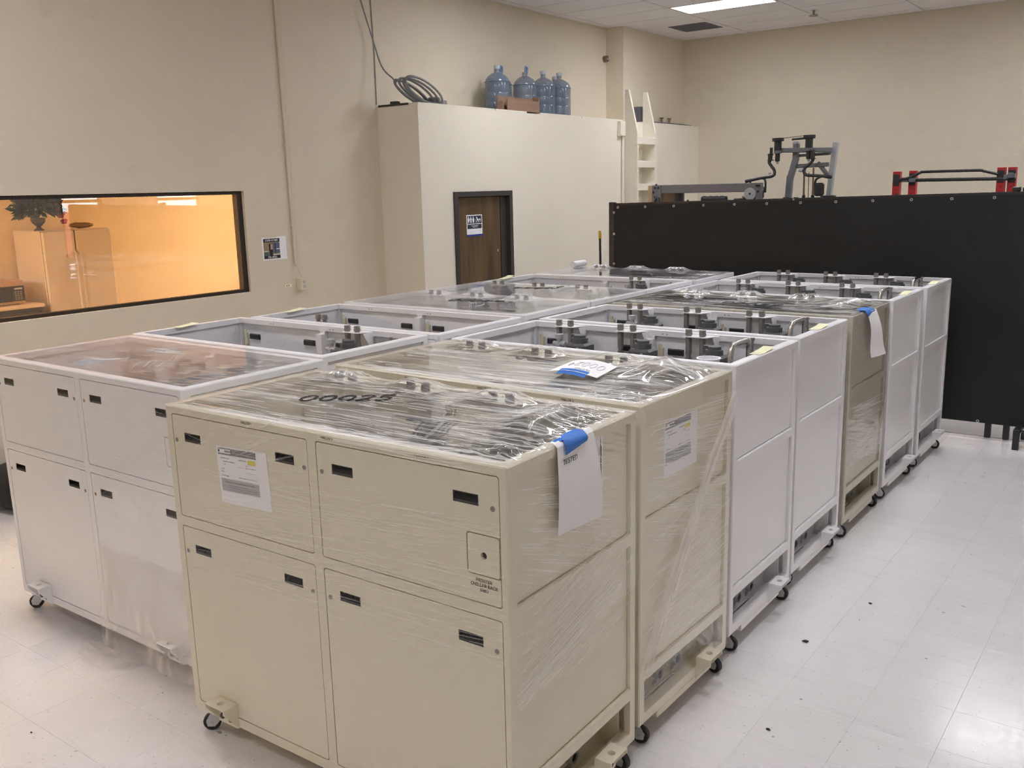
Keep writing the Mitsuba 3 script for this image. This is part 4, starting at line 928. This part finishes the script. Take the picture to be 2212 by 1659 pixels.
tE, wE = cabinet('wrapped oyster chiller cabinet with 00027 in marker and a paper strip taped to its end', 'paint_oyster', (-.067, 3.537), -.05, RIGHT, end_bracket=False, casters=CASTER_TURN)
top, sE = film_top(.0036, .006, FITT + UT, clump=.006, seed=3)
en = film_side('end', (-.001, CW), lambda S: .50 - .12 * S, .0030, seed=24, tilt=-.5)
fE = film(tE, wE, top, 'film_haze_top', en)
marker(fE, wE, '00027', sE, (-.955, .245), (1, -.05), .095, .083, .0060, seed=5)
tF, wF = cabinet('open white chiller cabinet right behind the wrapped 00027 cabinet', 'paint_white', (-.061, 4.417), -.42, RIGHT, casters=((-.06, .04, 30), (-.06, .72, 10)))
tG, wG = cabinet('open white chiller cabinet at the far end of the aisle row by the black screen', 'paint_white', (-.047, 5.292), -.27, RIGHT, casters=((-.07, .06, 30), (-.05, .70, 10)))
# --- window row, nearest first
tH, wH = cabinet('wrapped white chiller cabinet nearest the break room window, loose film hanging at its foot', 'paint_white', (-1.825, .167), .31, LEFT, front_open=True, front_brackets=(-1.395, -.228), upipe=False, fits=())
top, sH = film_top(.0030, .008, [(-1.0, .16, .012, .03)], seed=6)
fr = film_side('front', (-CL, .0), lambda S: .93 - .55 * np.clip((S + .80) / .25, 0, 1) - .20 * np.clip((S + .60) / .2, 0, 1), .0009, seed=25, tilt=.2)
fH = film(tH, wH, top, 'film_haze_even', None, fr)
en = film_side('end', (-.001, CW), lambda S: .5 + 0 * S, .0016, seed=26); ek = obj('end_film', en, 'film_cling', tH, smooth=True, world=wH)
# loose skirt of film at the foot
r_, n_ = 70, 110
S, Q = np.meshgrid(np.linspace(-.80, -.02, n_), np.linspace(0, 1, r_))
zlow = .012 + .055 * nz(S * 9, S * 0, 31) + .05 * (S + .6).clip(0); Z = .55 - (.55 - zlow) * Q
Yv = -.008 - .05 * Q ** 2 * (.3 + nz(S * 11, Q * 2, 32)) - .018 * Q * nz(S * 26, Q * 7, 33)
Sx = S + .03 * Q * (nz(S * 8, Q * 5, 34) - .5)
sk = grid(np.stack([Sx, Yv, Z], -1))
obj('loose_film', sk, 'film_haze_loose', tH, smooth=True, world=wH, label='loose crumpled film hanging to the floor')
S, Q = np.meshgrid(np.linspace(-.95, -.55, 60), np.linspace(0, 1, 30))
pf = grid(np.stack([S + .03 * nz(S * 9, Q * 4, 41), -.03 - .13 * Q * (.5 + .5 * np.sin((S + .95) / .4 * math.pi)), .006 + .035 * nz(S * 14, Q * 6, 42) * (1 - .5 * Q)], -1))
lk = obj('loose_film', pf, 'film_haze_loose', tH, smooth=True, world=wH, label='film tail trailing on the floor')
tI, wI = cabinet('open white chiller cabinet behind the nearest wrapped one in the window row', 'paint_white', (-1.895, 1.013), .25, LEFT, fits=(-.54,), pumps=(-.36,), single=-.157, upipe=False)
tJ, wJ = cabinet('second open white chiller cabinet in the window row, in front of the two wrapped ones', 'paint_white', (-1.843, 1.842), .12, LEFT, fits=(), pumps=(), frontpair=-1.144, upipe=False)
tK, wK = cabinet('first of the two adjoining film wrapped white cabinets in the middle of the window row', 'paint_white', (-1.876, 2.713), .01, LEFT, upipe=False)
top, sK = film_top(.0020, .004, FITT, seed=8); fK = film(tK, wK, top, 'film_haze_even'); marker(fK, wK, '000~~', sK, (-.96, .36), (1, .22), .10, .09, .006, seed=8)
tL, wL = cabinet('second of the two adjoining film wrapped white cabinets in the middle of the window row', 'paint_white', (-1.867, 3.520), 0, LEFT, upipe=False)
top, sL = film_top(.0022, .004, [(-.55, .6, .03, .10)], seed=9); fL = film(tL, wL, top, 'film_haze_even'); marker(fL, wL, '~~~~2', sL, (-1.04, .44), (1, .16), .10, .09, .006, seed=9)
tM, wM = cabinet('open white chiller cabinet in the window row beyond the two wrapped ones', 'paint_white', (-1.867, 4.326), 0, LEFT, fits=(-.525,), pumps=(-.33,), single=-.125, upipe=False)
tN, wN = cabinet('film wrapped white chiller cabinet at the far end of the window row', 'paint_white', (-1.851, 5.162), 0, LEFT, upipe=False)
top, sN = film_top(.0040, .004, FITT + [(-.8, .55, .03, .15)], clump=.010, seed=10); film(tN, wN, top, 'film_haze_top')

# folds: fans of fine lines pulled out of the film on the ends, the doors and the tops
def clipv(v0, ln, lo=.012, hi=.79): return min(max(v0, lo), hi), min(ln, hi - v0)
def fan(z0, z1, sl, dsl, l0=.10, l1=.34, bend=0.0, v0=.02, v1=.62):
    def f(r):
        a = r.uniform(v0, v1); a, L = clipv(a, r.uniform(l0, l1)); z = r.uniform(z0, z1); k = sl + 1.6 * dsl * (z - (z0 + z1) / 2) / (z1 - z0) + .12 * dsl * r.normal()
        return a, z, k, L, bend * (z - z0) / (z1 - z0)
    return f
creases(tA, wA, 'end', 110, 51, fan(1.03, 1.34, -.36, .10, .08, .26, .10, .03, .5))
creases(tA, wA, 'end', 120, 52, fan(.60, .90, .20, .08, .2, .55, .05, .02, .3))
creases(tA, wA, 'end', 26, 53, fan(.72, 1.15, .16, .10, .02, .07), 'film_streak', (.0007, .0014))
creases(tA, wA, 'end', 9, 54, lambda r: (.02, .655 + .012 * r.normal(), .22, .66, .0), 'film_streak', (.0008, .0016))
creases(tB, wB, 'end', 150, 55, fan(.86, 1.34, -.20, .12, .12, .40, .05))
creases(tB, wB, 'end', 120, 56, fan(.34, .86, .12, .16, .12, .45, .0))
creases(tB, wB, 'end', 26, 57, fan(.30, 1.30, .05, .25, .015, .05), 'film_streak', (.0007, .0016))
def along_rope(r):
    q = r.uniform(0, .75); k = int(q * (len(rp) - 1)); p, p2 = rp[k], rp[min(k + 40, len(rp) - 1)]
    o = r.normal() * .022 * (.4 + q); return p[1] + o, p[2], (p2[2] - p[2]) / (p2[1] - p[1] - 1e-9), (p2[1] - p[1]) * r.uniform(.4, 1), .0
creases(tB, wB, 'end', 34, 58, along_rope, 'film_streak', (.0009, .0026), .034)
creases(tE, wE, 'end', 120, 59, fan(.52, .84, -.18, .10, .2, .6, .05, .02, .25))
creases(tE, wE, 'end', 50, 60, fan(.44, .56, .10, .05, .15, .5, .05, .02, .3))
def door_fan(z0, z1, sl, dsl, l0, l1, u0=-1.62, u1=-.1):
    def f(r):
        a = r.uniform(u0, u1); return a, r.uniform(z0, z1), sl + r.normal() * dsl, min(r.uniform(l0, l1), -.01 - a), .02 * r.normal()
    return f
creases(tA, wA, 'front', 130, 61, door_fan(.74, 1.22, .05, .03, .2, .8), wid=(.0006, .0014))
creases(tA, wA, 'front', 30, 62, door_fan(1.20, 1.39, .25, .25, .05, .3, -1.6, -1.0), wid=(.0006, .0014))
creases(tA, wA, 'front', 12, 63, door_fan(.98, 1.12, .0, .02, .08, .34, -.75, -.35), 'film_streak', (.0005, .0010))
creases(tA, wA, 'front', 16, 64, door_fan(1.380, 1.40, .0, .01, .06, .3, -.8, -.3), 'film_streak', (.0005, .0012))
creases(tH, wH, 'front', 70, 65, door_fan(.95, 1.30, -.10, .06, .1, .4, -.85, -.05), wid=(.0005, .0012))
creases(tH, wH, 'front', 14, 66, door_fan(.70, .84, -.5, .2, .05, .14, -.70, -.35), 'film_streak', (.0006, .0012))
def flat(u0, u1, v0, v1, sl, dsl, l0, l1):
    def f(r):
        a = r.uniform(u0, u1); L = min(r.uniform(l0, l1), -.02 - a); c = r.uniform(v0, v1); k = sl + r.normal() * dsl
        k = min(max(k, (.02 - c) / L), (.78 - c) / L); return a, c, k, L, 0.0
    return f
for t_, w_, sr, sd, n_ in ((tA, wA, sA, 71, 150), (tB, wB, sB, 74, 130), (tE, wE, sE, 77, 70)):
    creases(t_, w_, 'top', n_, sd, flat(-1.6, -.15, .05, .76, .0, .06, .10, .55), 'film_crease', (.001, .0035), srf=sr)
    creases(t_, w_, 'top', n_ // 2, sd + 1, flat(-1.6, -.10, .05, .76, .05, .12, .03, .12), 'film_streak', (.0008, .002), srf=sr)
    creases(t_, w_, 'top', 40, sd + 2, flat(-.34, -.06, .06, .74, .3, 1.2, .02, .07), 'film_streak', (.0008, .002), srf=sr)
for t_, w_, sr, sd in ((tA, wA, sA, 91), (tB, wB, sB, 92)):
    creases(t_, w_, 'top', 170, sd, flat(-1.5, -.06, .003, .060, .0, .03, .05, .35), 'film_crease', (.001, .003), srf=sr)
creases(tH, wH, 'top', 14, 80, flat(-1.1, -.9, .50, .62, .02, .03, .06, .2), 'film_streak', (.0008, .0016), srf=sH)
creases(tH, wH, 'top', 9, 81, flat(-.78, -.66, .30, .50, -.9, .10, .08, .14), 'film_streak', (.0008, .0014), srf=sH)
creases(tH, wH, 'top', 3, 82, flat(-1.03, -.99, .16, .17, 2.2, .15, .05, .09), 'film_streak', (.001, .0018), srf=sH)
creases(tH, wH, 'top', 40, 83, flat(-1.6, -.2, .05, .75, .2, .25, .05, .25), 'film_crease', (.0004, .0009), srf=sH)

# ---- papers, tape and notes
def sheet(P, name, mat, par, w, **k): return obj(name, grid(P), mat, par, smooth=True, world=w, **k)
t = thing('tested_sheet', 'white sheet printed TESTED, held by blue tape over the end edge of the nearest cabinet', 'paper')
# outline of the sheet on the end face: top-left, bottom-left, bottom-right, top-right in (v, z)
Q, S = np.meshgrid(np.linspace(0, 1, 40), np.linspace(0, 1, 20), indexing='ij')
v0 = .261 + (-.005) * Q; v1 = .483 + .032 * Q
Vv = v0 + (v1 - v0) * S; zt = 1.404 + .004 * S; zb = 1.115 - .010 * S; Zz = zt + (zb - zt) * Q
Xx = .0085 + .016 * np.sin(Q * math.pi * .9) * (.4 + .6 * S) + .010 * Q * S
sheet(np.stack([Xx, Vv, Zz], -1), 'paper', 'paper', t, wA)
Qt = np.linspace(0, 1, 8)[:, None] * np.ones((1, 20)); St = np.ones((8, 1)) * np.linspace(0, 1, 20)[None]
sheet(np.stack([.0085 - .018 * Qt, .261 + .222 * St, 1.404 + .004 * St + .013 * np.sin(Qt * math.pi / 2)], -1), 'paper_fold', 'paper', t, wA)
def vface(s_, h, v, z, x, bold=False): return text(s_, h, ((x, v, z), (0, 1, 0), (0, 0, 1)), .0005, bold)
obj('lettering', vface('TESTED', .0165, .3285, 1.3430, .0150), 'ink', t, world=wA)
tp = [[(-.034, .288), (-.036, .432), (-.002, .436), (.012, .428)], ]
A1 = np.array([[(-.034, .350, 1.4205), (-.038, .440, 1.4205)], [(-.012, .315, 1.4225), (-.006, .440, 1.4215)], [(.008, .300, 1.4185), (.012, .430, 1.4150)], [(.0195, .296, 1.400), (.0205, .430, 1.404)], [(.0175, .297, 1.372), (.019, .428, 1.392)]])
A1 = np.stack([A1[:, 0] + (A1[:, 1] - A1[:, 0]) * f for f in np.linspace(0, 1, 6)], 1)
sheet(A1, 'blue_tape', 'blue_tape', t, wA, label='blue masking tape')
sheet(np.array([[(-.030, .285, 1.416), (-.016, .318, 1.4225)], [(-.006, .288, 1.414), (.002, .306, 1.4195)]]), 'tape_end', 'blue_tape', t, wA)

t = thing('inspection_form', 'printed form with heavy black border behind the TESTED sheet', 'paper')
def er(v0, z0, v1, z1, x=.0010, th=.0004): return box(x, v0, z0, x + th, v1, z1)
PX = -.0135
obj('sheet', er(.36, 1.180, .585, 1.392, PX), 'paper', t, world=wA)
obj('border', [er(.566, 1.199, .572, 1.335, PX + .0006), er(.565, 1.335, .5675, 1.384, PX + .0006), er(.37, 1.196, .572, 1.2025, PX + .0006)], 'ink', t, world=wA)
obj('header', er(.37, 1.372, .5675, 1.388, PX + .0006), 'ink_grey', t, world=wA)
obj('print', [er(.515, z, .560, z + .0018, PX + .0006) for z in (1.235, 1.247, 1.259, 1.271, 1.305)] + [er(.558, 1.305, .560, 1.333, PX + .0006)], 'ink_grey', t, world=wA)

def doc(name, label, mk, w):
    t = thing(name, label, 'paper', None)
    obj('sheet', mk(0, 0, .285, .222, 0), 'paper', t, world=w)
    obj('header', mk(.008, .190, .225, .216, 1), 'ink_grey', t, world=w)
    obj('logo_box', mk(.008, .196, .083, .212, 2), 'paper', t, world=w)
    obj('print', [mk(.02, .176, .07, .1785, 1), mk(.032, .163, .10, .1655, 1), mk(.038, .152, .045, .1545, 1), mk(.125, .176, .17, .1785, 1), mk(.165, .158, .172, .161, 1), mk(.02, .134, .038, .136, 1), mk(.016, .124, .036, .126, 1), mk(.016, .108, .04, .110, 1), mk(.045, .106, .058, .110, 1), mk(.118, .108, .16, .1105, 1), mk(.16, .108, .22, .1092, 1), mk(.165, .132, .222, .133, 1), mk(.12, .150, .22, .151, 1)], 'ink_grey', t, world=w)
    obj('highlight', mk(.176, .165, .220, .183, 1), 'highlight', t, world=w, label='yellow highlighter mark')
    obj('shaded_block', mk(.012, .048, .228, .098, 1), 'ink_light', t, world=w)
    obj('block_print', [mk(.03, .083, .20, .0865, 2), mk(.05, .072, .215, .0735, 2), mk(.05, .063, .215, .0645, 2), mk(.05, .055, .215, .0565, 2)], 'ink_grey', t, world=w)
    obj('pouch', mk(-.012, -.010, .300, .232, 5), 'film_pouch', t, world=w, label='clear plastic sleeve')
    return t
def mkf(a, b, c, d, k):
    m = tm(box(a, -.0003, b, c, 0, d)); m.apply_translation([0, -.0005 - .0005 * k, 0])
    R = trimesh.transformations.rotation_matrix(math.radians(1.6), [0, 1, 0]); m.apply_transform(R.T if False else trimesh.transformations.rotation_matrix(math.radians(-2.2), [0, 1, 0])); m.apply_translation([-1.338, 0, 1.062]); return m
td = doc('packing_list', 'printed form in a plastic sleeve on the upper door of the nearest cabinet', mkf, wA)
obj('logo', text('kateeva', .0085, ((-1.275, -.0018, 1.2655), (1, 0, .038), (-.038, 0, 1)), .0003, True), 'ink', td, world=wA)
obj('logo', [mkf(.011, .200, .020, .209, 2.6)], 'ink', td, world=wA)
def mke(a, b, c, d, k): return box(PX + .0005 * k, .208 + a, 1.072 + b * 1.02, PX + .0005 * k + .0003, .208 + c, 1.072 + d * 1.02)
td = doc('packing_list', 'printed form in a plastic sleeve under the film on the end of the second cabinet', mke, wB)
obj('logo', text('kateeva', .0085, ((PX + .0016, .271, 1.2755), (0, 1, 0), (0, 0, 1)), .0003, True), 'ink', td, world=wB)
obj('logo', [mke(.011, .200, .020, .209, 2.8)], 'ink', td, world=wB)

t = thing('number_sheet', 'curled white sheet lying upside down on the wrapped second cabinet, blue tape on its edge', 'paper')
C4 = [np.array(p) for p in ((-.600, .268), (-.640, .520), (-.392, .490), (-.350, .255))]   # near left, far left, far right, near right
Q, S = np.meshgrid(np.linspace(0, 1, 24), np.linspace(0, 1, 30), indexing='ij')
pl = (C4[0] * (1 - S[..., None]) + C4[3] * S[..., None]) * (1 - Q[..., None]) + (C4[1] * (1 - S[..., None]) + C4[2] * S[..., None]) * Q[..., None]
zz = CH + .028 + .022 * np.sin(S * math.pi) * (1 - .3 * Q) - .012 * (S < .15) * 0 - .010 * (1 - Q) * np.sin(S * math.pi * .9)
sheet(np.stack([pl[..., 0], pl[..., 1], zz], -1), 'paper', 'paper', t, wB)
def onsheet(px, py):
    S_, Q_ = px, py; p = (C4[0] * (1 - S_) + C4[3] * S_) * (1 - Q_) + (C4[1] * (1 - S_) + C4[2] * S_) * Q_
    return (p[0], p[1], CH + .0295 + .022 * math.sin(S_ * math.pi) * (1 - .3 * Q_) - .010 * (1 - Q_) * math.sin(S_ * math.pi * .9))
for i, ch in enumerate('00024'):
    for line in GL[ch]:
        pts = np.array([onsheet(.90 - i * .16 - .13 * x, .72 - .30 * y) for x, y in line])
        obj('marker_digits', tube(smooth_path(pts, 4), .0010, 5), 'ink_light', t, world=wB)
lt = meshkit.text_mesh('TESTED', .016, .0004); lt.apply_translation([-(lt.bounds[0][0] + lt.bounds[1][0]) / 2, 0, 0])
v = lt.vertices.copy(); lt.vertices = np.array([onsheet(.60 - a / .25, .26 - b / .24) for a, b in v[:, :2]]) + np.column_stack([0 * v[:, 0], 0 * v[:, 0], v[:, 2]]); lt.invert()
obj('lettering', lt, 'ink_grey', t, world=wB)
tq = np.array([[onsheet(s_, q_) for s_ in np.linspace(.22, .80, 12)] for q_ in (.0, .06, .14)]); tq[0, :, 1] -= .022; tq[0, :, 2] -= .012; tq[..., 2] += .0012
sheet(tq, 'blue_tape', 'blue_tape', t, wB, label='blue masking tape')

t = thing('paper_strip', 'long white paper hanging by blue tape on the end of the wrapped 00027 cabinet', 'paper')
Q, S = np.meshgrid(np.linspace(0, 1, 40), np.linspace(0, 1, 12), indexing='ij')
lv = .256 + .076 * Q ** 1.3; rv = .446 + .227 * Q ** 1.3
Vv = lv + (rv - lv) * S; Zz = 1.407 + (1.107 - .023 * S - 1.407) * Q; Xx = .010 + .030 * Q + .012 * np.sin(Q * 5) + .006 * np.sin(S * 3)
sheet(np.stack([Xx, Vv, Zz], -1), 'paper', 'paper', t, wE)
obj('lettering', text('TESTED', .0085, ((.0215, .315, 1.372), (0, 1, 0), (0, 0, 1)), .0004), 'ink_light', t, world=wE)
obj('print', [er(.285, 1.350 - .010 * k, .345 - .01 * k, 1.353 - .010 * k, .0222) for k in range(2)], 'ink_light', t, world=wE)
sheet(np.array([[(-.05, .20, 1.4200), (-.05, .36, 1.4200)], [(.006, .215, 1.4195), (.006, .375, 1.4195)], [(.0185, .225, 1.398), (.0185, .39, 1.402)], [(.0195, .27, 1.376), (.0195, .37, 1.390)]]), 'blue_tape', 'blue_tape', t, wE, label='blue masking tape')

def note(label, w, u0, v0, u1, v1, curl=.012):
    t = thing('sticky_note', label, 'note', 'yellow notes on the cabinet rims')
    Q, S = np.meshgrid(np.linspace(0, 1, 12), np.linspace(0, 1, 6), indexing='ij')
    sheet(np.stack([u0 + (u1 - u0) * S, v0 + (v1 - v0) * Q, CH + .0018 + curl * Q ** 2 * 1.0], -1), 'paper', 'paper_yellow', t, w)
    obj('print', [box(u0 + .01, v0 + .02 + .018 * k, CH + .0022, u1 - .01, v0 + .023 + .018 * k, CH + .0026) for k in range(2)], 'ink_light', t, world=w)
note('yellow note on the window-side rim of the open cabinet behind the nearest wrapped one', wI, -1.647, .27, -1.575, .42)
note('yellow note on the window-side rim of the second open cabinet in the window row', wJ, -1.647, .27, -1.575, .42)
note('yellow note on the window-side rim of the last open cabinet in the window row', wM, -1.645, .25, -1.57, .42, .02)
note('yellow note on the aisle rim of the open cabinet behind the white sheet', wC, -.062, .30, -.005, .48)
note('yellow note on the aisle rim of the open cabinet in front of the 00027 one', wD, -.062, .30, -.005, .47)
note('yellow note on the aisle rim of the open cabinet behind the 00027 one', wF, -.062, .33, -.005, .50)
note('yellow note on the aisle rim of the last cabinet by the screen', wG, -.060, .24, -.003, .40)
t = thing('foam_roll', 'small white foam roll lying on the far wrapped cabinet of the window row', 'roll')
obj('roll', cyl((-1.60, .58, CH + .040), (-1.60, .80, CH + .040), .032, 18), 'paper', t, smooth=40, world=wN)

# scraps lying on the floor along the aisle
rs = np.random.default_rng(8)
for lab, (x, y, sz) in {'dark scrap on the floor in front of the second cabinet foot': (.33, 1.30, .010), 'dark sliver on the floor beside the third cabinet bracket': (.20, 2.12, .014), 'dark flake on the aisle floor beside the open white cabinets': (.34, 2.72, .009), 'dark crumb on the floor in front of the nearest caster': (-2.21, -.45, .006)}.items():
    t = thing('floor_scrap', lab, 'scrap')
    b = trimesh.creation.icosphere(1, 1.0); q = b.vertices * np.array([sz, sz * .6, sz * .35]) * (1 + .4 * rs.normal(size=(len(b.vertices), 1)) * .5)
    q[:, 2] -= q[:, 2].min(); obj('scrap', trimesh.Trimesh(q + np.array([x, y, .0]), b.faces, process=False), 'rubber', t)
